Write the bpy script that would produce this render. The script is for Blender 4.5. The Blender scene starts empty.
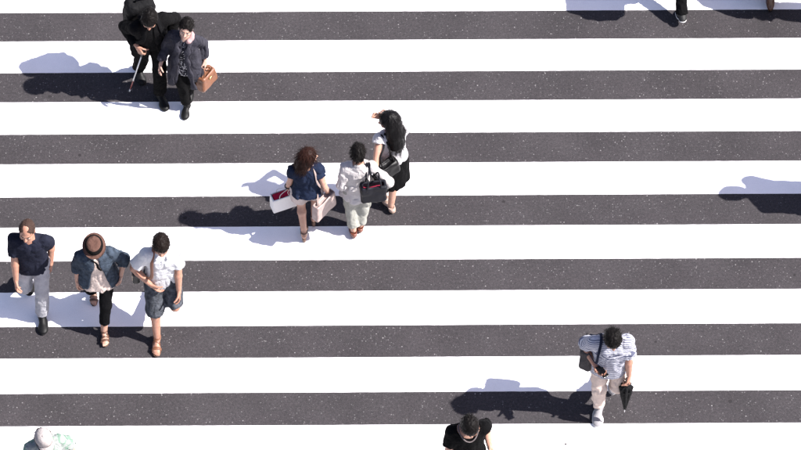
import bpy, math, random
import numpy as np
from mathutils import Vector

# ------------------------------------------------------------------ camera, sky, sun, exposure
scn = bpy.context.scene
COL = scn.collection
ELEV = math.radians(56.0); DIST = 43.21; PXM = 92.99          # a long lens looking down from a high window
FPX = PXM * DIST
CAM = np.array([0.0, -DIST * math.cos(ELEV), DIST * math.sin(ELEV)])
FWD = np.array([0.0, math.cos(ELEV), -math.sin(ELEV)])
UPV = np.array([0.0, math.sin(ELEV), math.cos(ELEV)])
cam = bpy.data.cameras.new('camera')
cam.sensor_width = 36.0; cam.lens = 36.0 * FPX / 801.0
cam.clip_start = 1.0; cam.clip_end = 2000.0
cam_o = bpy.data.objects.new('camera', cam); COL.objects.link(cam_o)
cam_o.location = CAM; cam_o.rotation_euler = (math.pi / 2 - ELEV, 0, 0)
scn.camera = cam_o

SUN_EL = math.radians(48.5)
SHADOW = np.array([-1.28, 0.20]); SHADOW = SHADOW / np.linalg.norm(SHADOW)
sd = np.array([-SHADOW[0] * math.cos(SUN_EL), -SHADOW[1] * math.cos(SUN_EL), math.sin(SUN_EL)])   # towards the sun
world = bpy.data.worlds.new('World'); scn.world = world; world.use_nodes = True
nt = world.node_tree
sky = nt.nodes.new('ShaderNodeTexSky'); sky.sky_type = 'NISHITA'; sky.sun_disc = False
sky.sun_elevation = SUN_EL; sky.sun_rotation = math.atan2(sd[0], sd[1])
bg = nt.nodes['Background']; wb = nt.nodes.new('ShaderNodeMix'); wb.data_type = 'RGBA'; wb.blend_type = 'MULTIPLY'      # the camera's slightly magenta white balance
wb.inputs[0].default_value = 1.0; wb.inputs[7].default_value = (1.0, 0.84, 0.84, 1)
nt.links.new(sky.outputs[0], wb.inputs[6]); nt.links.new(wb.outputs[2], bg.inputs[0]); bg.inputs[1].default_value = 0.078
sun = bpy.data.lights.new('sun', 'SUN'); sun.energy = 4.4; sun.angle = math.radians(0.53); sun.color = (1.0, 0.955, 0.93)
sun_o = bpy.data.objects.new('sun', sun); COL.objects.link(sun_o); sun_o.location = (12, -3, 15)
sun_o.rotation_euler = Vector(sd).to_track_quat('Z', 'Y').to_euler()
scn.view_settings.view_transform = 'Standard'; scn.view_settings.look = 'None'
scn.view_settings.gamma = 1.0; scn.view_settings.exposure = 1.6
scn.view_settings.use_curve_mapping = False
scn.render.engine = 'CYCLES'

rng = np.random.default_rng(7); random.seed(7)
A3 = lambda *v: np.array(v, float)
Z3 = A3(0, 0, 1)
def nrm(v):
    v = np.asarray(v, float); n = np.linalg.norm(v)
    return v / n if n > 1e-9 else v
def P(px, py, z=0.0):
    """the place in the world seen at a photo pixel, at height z above the road"""
    r = FWD + A3(1, 0, 0) * (px - 400.5) / FPX - UPV * (py - 225.0) / FPX
    return CAM + r * ((z - CAM[2]) / r[2])

# ------------------------------------------------------------------ materials
def new_mat(name):
    m = bpy.data.materials.new(name); m.use_nodes = True
    t = m.node_tree; b = t.nodes['Principled BSDF']
    return m, t, b
def N(t, kind, **kw):
    n = t.nodes.new(kind)
    for k, v in kw.items():
        if k.startswith('_'): setattr(n, k[1:], v)
        else: n.inputs[k.replace('__', ' ')].default_value = v
    return n
def ramp(t, fac, stops):
    r = t.nodes.new('ShaderNodeValToRGB'); e = r.color_ramp.elements
    while len(e) > 1: e.remove(e[-1])
    e[0].position = stops[0][0]; e[0].color = (*stops[0][1], 1)
    for p, c in stops[1:]:
        q = e.new(p); q.color = (*c, 1)
    t.links.new(fac, r.inputs[0]); return r.outputs[0]
def mix(t, fac, a, b, mode='MIX'):
    n = t.nodes.new('ShaderNodeMix'); n.data_type = 'RGBA'; n.blend_type = mode
    for s, v in ((n.inputs[0], fac), (n.inputs[6], a), (n.inputs[7], b)):
        if hasattr(v, 'is_output'): t.links.new(v, s)
        else: s.default_value = v if not isinstance(v, tuple) else (*v, 1)[:4]
    return n.outputs[2]
def bump(t, b, height, strength, dist=0.01):
    n = t.nodes.new('ShaderNodeBump'); n.inputs['Strength'].default_value = strength; n.inputs['Distance'].default_value = dist
    t.links.new(height, n.inputs['Height']); t.links.new(n.outputs[0], b.inputs['Normal'])
def coords(t):
    return t.nodes.new('ShaderNodeTexCoord').outputs['Object']
MATS = {}
def tone_down(c):
    m = max(c); k = 0.92 if m > 0.5 else (0.72 if m > 0.03 else 0.30)
    return tuple(v * k for v in c)
def fabric(name, col, rough=0.85, var=0.12, crease=0.5, scale=14.0, weave=260.0, second=None, attr=None, spec=0.05):
    if name in MATS: return MATS[name]
    m, t, b = new_mat(name); co = coords(t); col = tone_down(col)
    n1 = N(t, 'ShaderNodeTexNoise', Scale=scale, Detail=4.0, Roughness=0.6); t.links.new(co, n1.inputs['Vector'])
    n2 = N(t, 'ShaderNodeTexNoise', Scale=weave, Detail=2.0); t.links.new(co, n2.inputs['Vector'])
    lo = tuple(max(0, c * (1 - var)) for c in col); hi = tuple(min(1, c * (1 + var)) for c in col)
    c = ramp(t, n1.outputs[0], [(0.3, lo), (0.7, hi)])
    if second: c = second(t, c, co)
    f = ramp(t, n2.outputs[0], [(0.3, (0.9, 0.9, 0.9)), (0.7, (1, 1, 1))])
    c = mix(t, 1.0, c, f, 'MULTIPLY')
    t.links.new(c, b.inputs['Base Color']); b.inputs['Roughness'].default_value = rough
    b.inputs['Specular IOR Level'].default_value = spec
    w = N(t, 'ShaderNodeTexNoise', Scale=15.0, Detail=2.0, Distortion=1.2); t.links.new(co, w.inputs['Vector'])
    ad = t.nodes.new('ShaderNodeMath'); ad.operation = 'MULTIPLY_ADD'; ad.inputs[1].default_value = 0.12
    t.links.new(n2.outputs[0], ad.inputs[0]); t.links.new(w.outputs[0], ad.inputs[2])
    bump(t, b, ad.outputs[0], min(1.0, crease * 1.3), 0.016)
    MATS[name] = m; return m
def plain(name, col, rough=0.5, spec=0.5, metal=0.0, var=0.1, bs=0.15, scale=40.0):
    if name in MATS: return MATS[name]
    m, t, b = new_mat(name); co = coords(t); col = tone_down(col)
    n1 = N(t, 'ShaderNodeTexNoise', Scale=scale, Detail=4.0); t.links.new(co, n1.inputs['Vector'])
    lo = tuple(c * (1 - var) for c in col); hi = tuple(min(1, c * (1 + var)) for c in col)
    t.links.new(ramp(t, n1.outputs[0], [(0.3, lo), (0.7, hi)]), b.inputs['Base Color'])
    b.inputs['Roughness'].default_value = rough; b.inputs['Specular IOR Level'].default_value = spec; b.inputs['Metallic'].default_value = metal
    bump(t, b, n1.outputs[0], bs, 0.004)
    MATS[name] = m; return m
def skin_mat(name, col):
    if name in MATS: return MATS[name]
    m, t, b = new_mat(name); co = coords(t)
    n1 = N(t, 'ShaderNodeTexNoise', Scale=30.0, Detail=5.0); t.links.new(co, n1.inputs['Vector'])
    c = ramp(t, n1.outputs[0], [(0.3, (col[0] * .92, col[1] * .82, col[2] * .78)), (0.7, (min(1, col[0] * 1.05), col[1] * 1.08, col[2] * 1.08))])
    t.links.new(c, b.inputs['Base Color']); b.inputs['Roughness'].default_value = 0.52
    b.inputs['Specular IOR Level'].default_value = 0.35
    b.inputs['Subsurface Weight'].default_value = 0.12; b.inputs['Subsurface Radius'].default_value = (0.012, 0.005, 0.003)
    bump(t, b, n1.outputs[0], 0.12, 0.004)
    MATS[name] = m; return m
def hair_mat(name, col, rough=0.42):
    if name in MATS: return MATS[name]
    m, t, b = new_mat(name); co = coords(t)
    mp = N(t, 'ShaderNodeMapping'); mp.inputs['Scale'].default_value = (160, 160, 14); t.links.new(co, mp.inputs[0])
    n1 = N(t, 'ShaderNodeTexNoise', Scale=1.0, Detail=3.0); t.links.new(mp.outputs[0], n1.inputs['Vector'])
    c = ramp(t, n1.outputs[0], [(0.3, tuple(v * .6 for v in col)), (0.72, tuple(v * 1.25 for v in col))])
    t.links.new(c, b.inputs['Base Color']); b.inputs['Roughness'].default_value = rough
    b.inputs['Specular IOR Level'].default_value = 0.05 if rough > .35 else 0.08
    bump(t, b, n1.outputs[0], 0.5, 0.006)
    MATS[name] = m; return m

def asphalt_mat():
    m, t, b = new_mat('asphalt'); co = coords(t)
    big = N(t, 'ShaderNodeTexNoise', Scale=1.3, Detail=5.0, Roughness=0.6); t.links.new(co, big.inputs['Vector'])
    mid = N(t, 'ShaderNodeTexNoise', Scale=38.0, Detail=4.0, Roughness=0.7); t.links.new(co, mid.inputs['Vector'])
    fine = N(t, 'ShaderNodeTexNoise', Scale=150.0, Detail=2.0); t.links.new(co, fine.inputs['Vector'])
    c = ramp(t, big.outputs[0], [(0.28, (0.0270, 0.0248, 0.0261)), (0.72, (0.0412, 0.0378, 0.0397))])
    c = mix(t, 1.0, c, ramp(t, mid.outputs[0], [(0.30, (0.64, 0.66, 0.66)), (0.72, (1.36, 1.30, 1.32))]), 'MULTIPLY')
    c = mix(t, 1.0, c, ramp(t, fine.outputs[0], [(0.34, (0.60, 0.59, 0.60)), (0.68, (1.38, 1.38, 1.38))]), 'MULTIPLY')
    # pale aggregate stones showing through the worn binder
    v = N(t, 'ShaderNodeTexVoronoi', Scale=55.0); t.links.new(co, v.inputs['Vector'])
    sep = t.nodes.new('ShaderNodeSeparateColor'); t.links.new(v.outputs['Color'], sep.inputs[0])
    near = N(t, 'ShaderNodeMath', _operation='LESS_THAN'); t.links.new(v.outputs['Distance'], near.inputs[0])
    sz = N(t, 'ShaderNodeMath', _operation='MULTIPLY'); sz.inputs[1].default_value = 0.42; t.links.new(sep.outputs[1], sz.inputs[0]); t.links.new(sz.outputs[0], near.inputs[1])
    pick = N(t, 'ShaderNodeMath', _operation='GREATER_THAN'); pick.inputs[1].default_value = 0.70; t.links.new(sep.outputs[0], pick.inputs[0])
    clus = N(t, 'ShaderNodeTexNoise', Scale=3.4, Detail=3.0); t.links.new(co, clus.inputs['Vector'])          # more stones show where the binder has worn
    cl = N(t, 'ShaderNodeMath', _operation='MULTIPLY_ADD'); cl.inputs[1].default_value = -1.1; cl.inputs[2].default_value = 1.18; t.links.new(clus.outputs[0], cl.inputs[0]); t.links.new(cl.outputs[0], pick.inputs[1])
    both = N(t, 'ShaderNodeMath', _operation='MULTIPLY'); t.links.new(near.outputs[0], both.inputs[0]); t.links.new(pick.outputs[0], both.inputs[1])
    st = ramp(t, sep.outputs[2], [(0.0, (0.05, 0.047, 0.049)), (0.80, (0.078, 0.074, 0.076)), (0.96, (0.105, 0.10, 0.10)), (1.0, (0.19, 0.18, 0.18))])
    c = mix(t, both.outputs[0], c, st)
    # old chewing gum and oil spots
    g = N(t, 'ShaderNodeTexVoronoi', Scale=2.6); t.links.new(co, g.inputs['Vector'])
    gs = t.nodes.new('ShaderNodeSeparateColor'); t.links.new(g.outputs['Color'], gs.inputs[0])
    gl = N(t, 'ShaderNodeMath', _operation='LESS_THAN'); gl.inputs[1].default_value = 0.055; t.links.new(g.outputs['Distance'], gl.inputs[0])
    gp = N(t, 'ShaderNodeMath', _operation='GREATER_THAN'); gp.inputs[1].default_value = 0.72; t.links.new(gs.outputs[0], gp.inputs[0])
    gb = N(t, 'ShaderNodeMath', _operation='MULTIPLY'); t.links.new(gl.outputs[0], gb.inputs[0]); t.links.new(gp.outputs[0], gb.inputs[1])
    c = mix(t, gb.outputs[0], c, (0.018, 0.016, 0.017, 1))
    t.links.new(c, b.inputs['Base Color']); b.inputs['Roughness'].default_value = 0.88; b.inputs['Specular IOR Level'].default_value = 0.25
    bump(t, b, fine.outputs[0], 0.35, 0.006)
    return m
def paint_mat():
    m, t, b = new_mat('road_paint'); co = coords(t)
    n1 = N(t, 'ShaderNodeTexNoise', Scale=2.2, Detail=6.0, Roughness=0.65); t.links.new(co, n1.inputs['Vector'])
    c = ramp(t, n1.outputs[0], [(0.3, (0.80, 0.79, 0.79)), (0.7, (0.87, 0.86, 0.86))])
    n2 = N(t, 'ShaderNodeTexNoise', Scale=120.0, Detail=3.0); t.links.new(co, n2.inputs['Vector'])
    c = mix(t, 1.0, c, ramp(t, n2.outputs[0], [(0.3, (0.94, 0.94, 0.94)), (0.6, (1, 1, 1))]), 'MULTIPLY')
    g = N(t, 'ShaderNodeTexVoronoi', Scale=1.7); t.links.new(co, g.inputs['Vector'])
    gs = t.nodes.new('ShaderNodeSeparateColor'); t.links.new(g.outputs['Color'], gs.inputs[0])
    gl = N(t, 'ShaderNodeMath', _operation='LESS_THAN'); gl.inputs[1].default_value = 0.026; t.links.new(g.outputs['Distance'], gl.inputs[0])
    gp = N(t, 'ShaderNodeMath', _operation='GREATER_THAN'); gp.inputs[1].default_value = 0.80; t.links.new(gs.outputs[0], gp.inputs[0])
    gb = N(t, 'ShaderNodeMath', _operation='MULTIPLY'); t.links.new(gl.outputs[0], gb.inputs[0]); t.links.new(gp.outputs[0], gb.inputs[1])
    c = mix(t, gb.outputs[0], c, (0.06, 0.055, 0.055, 1))
    t.links.new(c, b.inputs['Base Color']); b.inputs['Roughness'].default_value = 0.6; b.inputs['Specular IOR Level'].default_value = 0.3
    bump(t, b, n2.outputs[0], 0.2, 0.004)
    return m

# ------------------------------------------------------------------ mesh helpers
def link(name, verts, faces, mat, parent=None, smooth=True, slots=None, face_mat=None):
    """verts (n,3) in the parent's space, faces (m,4) or list"""
    me = bpy.data.meshes.new(name)
    if isinstance(faces, np.ndarray) and faces.ndim == 2 and faces.shape[1] == 4:
        nv, nf = len(verts), len(faces)
        me.vertices.add(nv); me.vertices.foreach_set('co', np.asarray(verts, np.float32).ravel())
        me.loops.add(nf * 4); me.loops.foreach_set('vertex_index', faces.astype(np.int32).ravel())
        me.polygons.add(nf); me.polygons.foreach_set('loop_start', np.arange(0, nf * 4, 4, dtype=np.int32))
        me.update(calc_edges=True); me.validate()
    else:
        me.from_pydata([tuple(v) for v in verts], [], [tuple(f) for f in faces]); me.update()
    for mm in (slots or [mat]): me.materials.append(mm)
    if face_mat is not None: me.polygons.foreach_set('material_index', np.asarray(face_mat, np.int32))
    if smooth: me.polygons.foreach_set('use_smooth', np.ones(len(me.polygons), bool))
    o = bpy.data.objects.new(name, me); COL.objects.link(o)
    if parent is not None: o.parent = parent
    return o
def empty(name, loc, label, cat, group=None):
    o = bpy.data.objects.new(name, None); COL.objects.link(o); o.location = loc; o.empty_display_size = 0.2
    o['label'] = label; o['category'] = cat
    if group: o['group'] = group
    return o
def tag(o, label, cat, group=None):
    o['label'] = label; o['category'] = cat
    if group: o['group'] = group
    return o

_tab = rng.random((32, 32, 32)).astype(np.float32) * 2 - 1
def vnoise(p):
    i = np.floor(p).astype(int); f = p - i; f = f * f * (3 - 2 * f); i &= 31; j = (i + 1) & 31
    x0, y0, z0 = i[..., 0], i[..., 1], i[..., 2]; x1, y1, z1 = j[..., 0], j[..., 1], j[..., 2]
    fx, fy, fz = f[..., 0], f[..., 1], f[..., 2]
    a = _tab[x0, y0, z0] * (1 - fx) + _tab[x1, y0, z0] * fx; b = _tab[x0, y1, z0] * (1 - fx) + _tab[x1, y1, z0] * fx
    c = _tab[x0, y0, z1] * (1 - fx) + _tab[x1, y0, z1] * fx; d = _tab[x0, y1, z1] * (1 - fx) + _tab[x1, y1, z1] * fx
    return (a * (1 - fy) + b * fy) * (1 - fz) + (c * (1 - fy) + d * fy) * fz

# a surface is the zero level of a blended distance field, meshed into one continuous quad skin
class Pr:
    def __init__(s, f, lo, hi, op='u', k=0.01): s.f, s.lo, s.hi, s.op, s.k = f, np.asarray(lo, float), np.asarray(hi, float), op, k
def bb(r, *pts):
    q = np.array(pts); return q.min(0) - r, q.max(0) + r
def cone(a, b, ra, rb, op='u', k=0.012, flat=None, cut=None):
    a = np.asarray(a, float); b = np.asarray(b, float); ab = b - a; L2 = max(ab @ ab, 1e-9)
    def f(X):
        q = X - a; t = (q @ ab) / L2; tc = np.clip(t, 0, 1 if cut is None else 1.25)
        w = q - tc[..., None] * ab
        if flat is not None:
            n, s = flat; w = w + (w @ n)[..., None] * n * (s - 1)
        d = np.sqrt((w * w).sum(-1)) - (ra + (rb - ra) * tc)
        if cut is not None: d = np.maximum(d, (t - 1) * math.sqrt(L2))
        return d
    lo, hi = bb(max(ra, rb) * 1.1, a, b); return Pr(f, lo, hi, op, k)
def ell(c, r, R=np.eye(3), op='u', k=0.012):
    c = np.asarray(c, float); r = np.asarray(r, float)
    def f(X):
        q = (X - c) @ R.T / r; k0 = np.sqrt((q * q).sum(-1)); q2 = q / r; k1 = np.sqrt((q2 * q2).sum(-1)) + 1e-9
        return k0 * (k0 - 1) / k1
    e = np.abs(R.T) @ r; return Pr(f, c - e, c + e, op, k)
def rbox(c, h, R=np.eye(3), rad=0.01, op='u', k=0.004, taper=0.0):
    """rounded box; rows of R are its axes; taper narrows x and y towards +z"""
    c = np.asarray(c, float); h = np.asarray(h, float)
    def f(X):
        q = (X - c) @ R.T
        s = 1 - taper * q[..., 2] / h[2]
        e = np.abs(q); hh = np.broadcast_to(h, e.shape).copy(); hh[..., 0] *= s; hh[..., 1] *= s
        e = e - (hh - rad); m = np.maximum(e, 0)
        return np.sqrt((m * m).sum(-1)) + np.minimum(e.max(-1), 0) - rad
    e = np.abs(R.T) @ (h * A3(1 + abs(taper), 1 + abs(taper), 1)); return Pr(f, c - e, c + e, op, k)
def loft(p0, p1, l0, l1, table, op='u', k=0.02, grow=0.0, power=2.0):
    """elliptic sections (t, half width, half depth, forward offset) along p0-p1, sideways axis turning from l0 to l1"""
    p0 = np.asarray(p0, float); ax = p1 - p0; L = np.linalg.norm(ax); ax = ax / L
    T = np.array(table, float)
    def f(X):
        q = X - p0; s = (q @ ax) / L; tc = np.clip(s, T[0, 0], T[-1, 0]); w = np.clip(tc, 0, 1)[..., None]
        lat = l0 * (1 - w) + l1 * w; lat = lat - (lat @ ax)[..., None] * ax; lat /= np.sqrt((lat * lat).sum(-1))[..., None]
        dep = np.cross(ax, lat)
        a = np.interp(tc, T[:, 0], T[:, 1]) + grow; b = np.interp(tc, T[:, 0], T[:, 2]) + grow; o = np.interp(tc, T[:, 0], T[:, 3])
        u = (q * lat).sum(-1); v = (q * dep).sum(-1) - o
        if power == 2.0: k0 = np.sqrt((u / a) ** 2 + (v / b) ** 2)
        else: k0 = (np.abs(u / a) ** power + np.abs(v / b) ** power) ** (1 / power)
        k1 = np.sqrt((u / a ** 2) ** 2 + (v / b ** 2) ** 2) + 1e-6
        d = np.where(k0 < 0.5, (k0 - 1) * np.minimum(a, b), k0 * (k0 - 1) / np.maximum(k1, 0.5 * k0 / np.maximum(a, b)))
        return np.maximum(d, np.maximum(T[0, 0] - s, s - T[-1, 0]) * L)
    m = T[:, 1:3].max() + grow + np.abs(T[:, 3]).max()
    lo, hi = bb(m, p0 + ax * L * T[0, 0], p0 + ax * L * T[-1, 0]); return Pr(f, lo, hi, op, k)
def plane(c, n, op='i'):
    c = np.asarray(c, float); n = nrm(n)
    return Pr(lambda X: (X - c) @ n, c, c, op, 0)
def custom(f, lo, hi, op='u', k=0.005): return Pr(f, lo, hi, op, k)

def sdf(prims, h, disp=None, pad=0.02):
    us = [p for p in prims if p.op == 'u']
    lo = np.min([p.lo for p in us], 0) - pad; hi = np.max([p.hi for p in us], 0) + pad
    n = np.ceil((hi - lo) / h).astype(int) + 1
    ax = [(lo[i] + h * np.arange(n[i])).astype(np.float64) for i in range(3)]
    D = np.full(n, 1.0, np.float32)
    def sl(p, ext):
        a = np.clip(np.floor((p.lo - ext - lo) / h).astype(int), 0, n); b = np.clip(np.ceil((p.hi + ext - lo) / h).astype(int) + 1, 0, n)
        return a, b
    def X(a, b):
        return np.stack(np.meshgrid(ax[0][a[0]:b[0]], ax[1][a[1]:b[1]], ax[2][a[2]:b[2]], indexing='ij'), -1)
    for p in prims:
        if p.op == 'i':
            a, b = np.zeros(3, int), n
        else: a, b = sl(p, p.k + 3 * h)
        if np.any(b <= a): continue
        S = tuple(slice(a[i], b[i]) for i in range(3)); d = p.f(X(a, b)); c = D[S]
        if p.op == 'u':
            if p.k > 0:
                w = np.clip(0.5 + 0.5 * (c - d) / p.k, 0, 1); D[S] = c * (1 - w) + d * w - p.k * w * (1 - w)
            else: D[S] = np.minimum(c, d)
        elif p.op == 's':
            if p.k > 0:
                w = np.clip(0.5 - 0.5 * (c + d) / p.k, 0, 1); D[S] = c * (1 - w) - d * w + p.k * w * (1 - w)
            else: D[S] = np.maximum(c, -d)
        else: D[S] = np.maximum(c, d)
    if disp is not None:
        m = np.abs(D) < 0.05; ii = np.argwhere(m)
        if len(ii): D[m] += disp(lo + h * ii)
    for i in range(3):   # close the skin at the edge of the grid
        s = [slice(None)] * 3; s[i] = 0; D[tuple(s)] = np.maximum(D[tuple(s)], 1e-3); s[i] = -1; D[tuple(s)] = np.maximum(D[tuple(s)], 1e-3)
    return nets(D, lo, h)
_C = np.array([[i, j, k] for i in (0, 1) for j in (0, 1) for k in (0, 1)])
_E = [(a, b) for a in range(8) for b in range(a + 1, 8) if np.abs(_C[a] - _C[b]).sum() == 1]
def nets(D, lo, h):
    S = D < 0; n = np.array(D.shape)
    cnt = np.zeros(n - 1, np.int8)
    for c in _C: cnt += S[c[0]:n[0] - 1 + c[0], c[1]:n[1] - 1 + c[1], c[2]:n[2] - 1 + c[2]]
    cells = np.argwhere((cnt > 0) & (cnt < 8))
    idx = np.full(n - 1, -1, np.int64); idx[tuple(cells.T)] = np.arange(len(cells))
    V = np.stack([D[cells[:, 0] + c[0], cells[:, 1] + c[1], cells[:, 2] + c[2]] for c in _C], 1)
    acc = np.zeros((len(cells), 3)); m = np.zeros(len(cells))
    for a, b in _E:
        x = (V[:, a] < 0) != (V[:, b] < 0); t = V[x, a] / (V[x, a] - V[x, b])
        acc[x] += _C[a] + t[:, None] * (_C[b] - _C[a]); m[x] += 1
    verts = lo + h * (cells + acc / m[:, None])
    F = []
    for a in range(3):
        b, c = (a + 1) % 3, (a + 2) % 3
        s0 = [slice(None)] * 3; s1 = [slice(None)] * 3; s0[a] = slice(0, -1); s1[a] = slice(1, None)
        x = S[tuple(s0)] != S[tuple(s1)]; e = np.argwhere(x)
        e = e[(e[:, b] > 0) & (e[:, c] > 0) & (e[:, b] < n[b] - 1) & (e[:, c] < n[c] - 1)]
        if not len(e): continue
        def g(db, dc):
            q = e.copy(); q[:, b] -= db; q[:, c] -= dc; return idx[tuple(q.T)]
        q = np.stack([g(1, 1), g(0, 1), g(0, 0), g(1, 0)], 1)
        inside = S[tuple(e.T)]; q[~inside] = q[~inside][:, ::-1]; F.append(q)
    F = np.concatenate(F); F = F[(F >= 0).all(1)]
    return verts, F
def join(parts):
    V, F, o = [], [], 0
    for v, f in parts: V.append(v); F.append(f + o); o += len(v)
    return np.concatenate(V), np.concatenate(F)
def tube(pts, r, n=8, flat=None, closed=False):
    """swept tube or strap through pts; flat=(normal, thickness ratio) makes it a ribbon"""
    pts = [np.asarray(p, float) for p in pts]; V, F = [], []
    m = len(pts)
    rr = r if hasattr(r, '__len__') else [r] * m
    side = None
    for i, p in enumerate(pts):
        a = pts[(i - 1) % m] if (closed or i) else p; b = pts[(i + 1) % m] if (closed or i < m - 1) else p
        t = nrm(b - a)
        if flat is not None: u = nrm(np.cross(t, flat[0] if not callable(flat[0]) else flat[0](p)))
        else:
            ref = side if side is not None else (A3(1, 0, 0) if abs(t[0]) < 0.9 else A3(0, 1, 0)); u = nrm(ref - (ref @ t) * t)
        side = u; v = np.cross(t, u); s = flat[1] if flat is not None else 1.0
        for j in range(n):
            w = 2 * math.pi * j / n; cx, sx = math.cos(w), math.sin(w)
            if flat is not None: cx = math.copysign(abs(cx) ** 0.6, cx)
            V.append(p + (u * cx + v * sx * s) * rr[i])
    for i in range(m if closed else m - 1):
        k = (i + 1) % m
        for j in range(n): F.append((i * n + j, i * n + (j + 1) % n, k * n + (j + 1) % n, k * n + j))
    V = np.array(V)
    if not closed:
        for i, fl in ((0, True), (m - 1, False)):
            c = len(V); V = np.vstack([V, pts[i][None]])
            for j in range(0, n, 2):
                q = [i * n + j, i * n + (j + 1) % n, i * n + (j + 2) % n, c]
                F.append(tuple(q[::-1]) if fl else tuple(q))
    return V, np.array(F)
def curve(pts, n=24):
    """smooth points through pts (Catmull-Rom)"""
    p = [np.asarray(q, float) for q in pts]; p = [2 * p[0] - p[1]] + p + [2 * p[-1] - p[-2]]; out = []
    seg = len(p) - 3; per = max(2, n // seg)
    for i in range(seg):
        for j in range(per):
            t = j / per; a, b, c, d = p[i:i + 4]
            out.append(0.5 * (2 * b + (c - a) * t + (2 * a - 5 * b + 4 * c - d) * t * t + (3 * b - a - 3 * c + d) * t ** 3))
    out.append(p[-2]); return out

# ------------------------------------------------------------------ the road and its crossing
STRIPE_P, STRIPE_W, STRIPE_Y0, STRIPE_T = 0.83030, 0.43378, 2.87452, 0.0059
def build_road():
    nx = 60
    xs = np.concatenate([[-600], np.linspace(-60, 60, nx), [600]]); ys = np.concatenate([[-600], np.linspace(-60, 60, nx), [600]])
    V = np.array([[x, y, 0.0] for y in ys for x in xs]); m = len(xs)
    F = np.array([[j * m + i, j * m + i + 1, (j + 1) * m + i + 1, (j + 1) * m + i] for j in range(len(ys) - 1) for i in range(m - 1)])
    road = link('road', V, F, asphalt_mat(), smooth=False); road['kind'] = 'structure'; road['label'] = 'dark grey asphalt road with pale aggregate specks'
    pm = paint_mat()
    L = 9.0; n = 360; r = np.random.default_rng(3)
    def wob(): # the slightly ragged edge that thermoplastic leaves
        a = r.normal(0, 0.0006, n + 1); b = np.interp(np.arange(n + 1), np.arange(0, n + 1, 40), r.normal(0, 0.0011, n // 40 + 1)); return a + b
    for i in range(-6, 16):
        far = STRIPE_Y0 + STRIPE_W - STRIPE_P * i; nearv = far - STRIPE_W
        x = np.linspace(-L, L, n + 1); e0 = nearv + STRIPE_T * x + wob(); e1 = far + STRIPE_T * x + wob()
        z = 0.004; V = []; bev = 0.003
        rows = [(e0, 0.0005), (e0 + bev, z), (e1 - bev, z), (e1, 0.0005)]
        for y, zz in rows: V.append(np.stack([x, y, np.full_like(x, zz)], 1))
        V = np.concatenate(V); F = []
        for q in range(3):
            for j in range(n): F.append((q * (n + 1) + j, q * (n + 1) + j + 1, (q + 1) * (n + 1) + j + 1, (q + 1) * (n + 1) + j))
        link('crosswalk_stripe', V, np.array(F), pm, road, smooth=False)
build_road()

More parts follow.
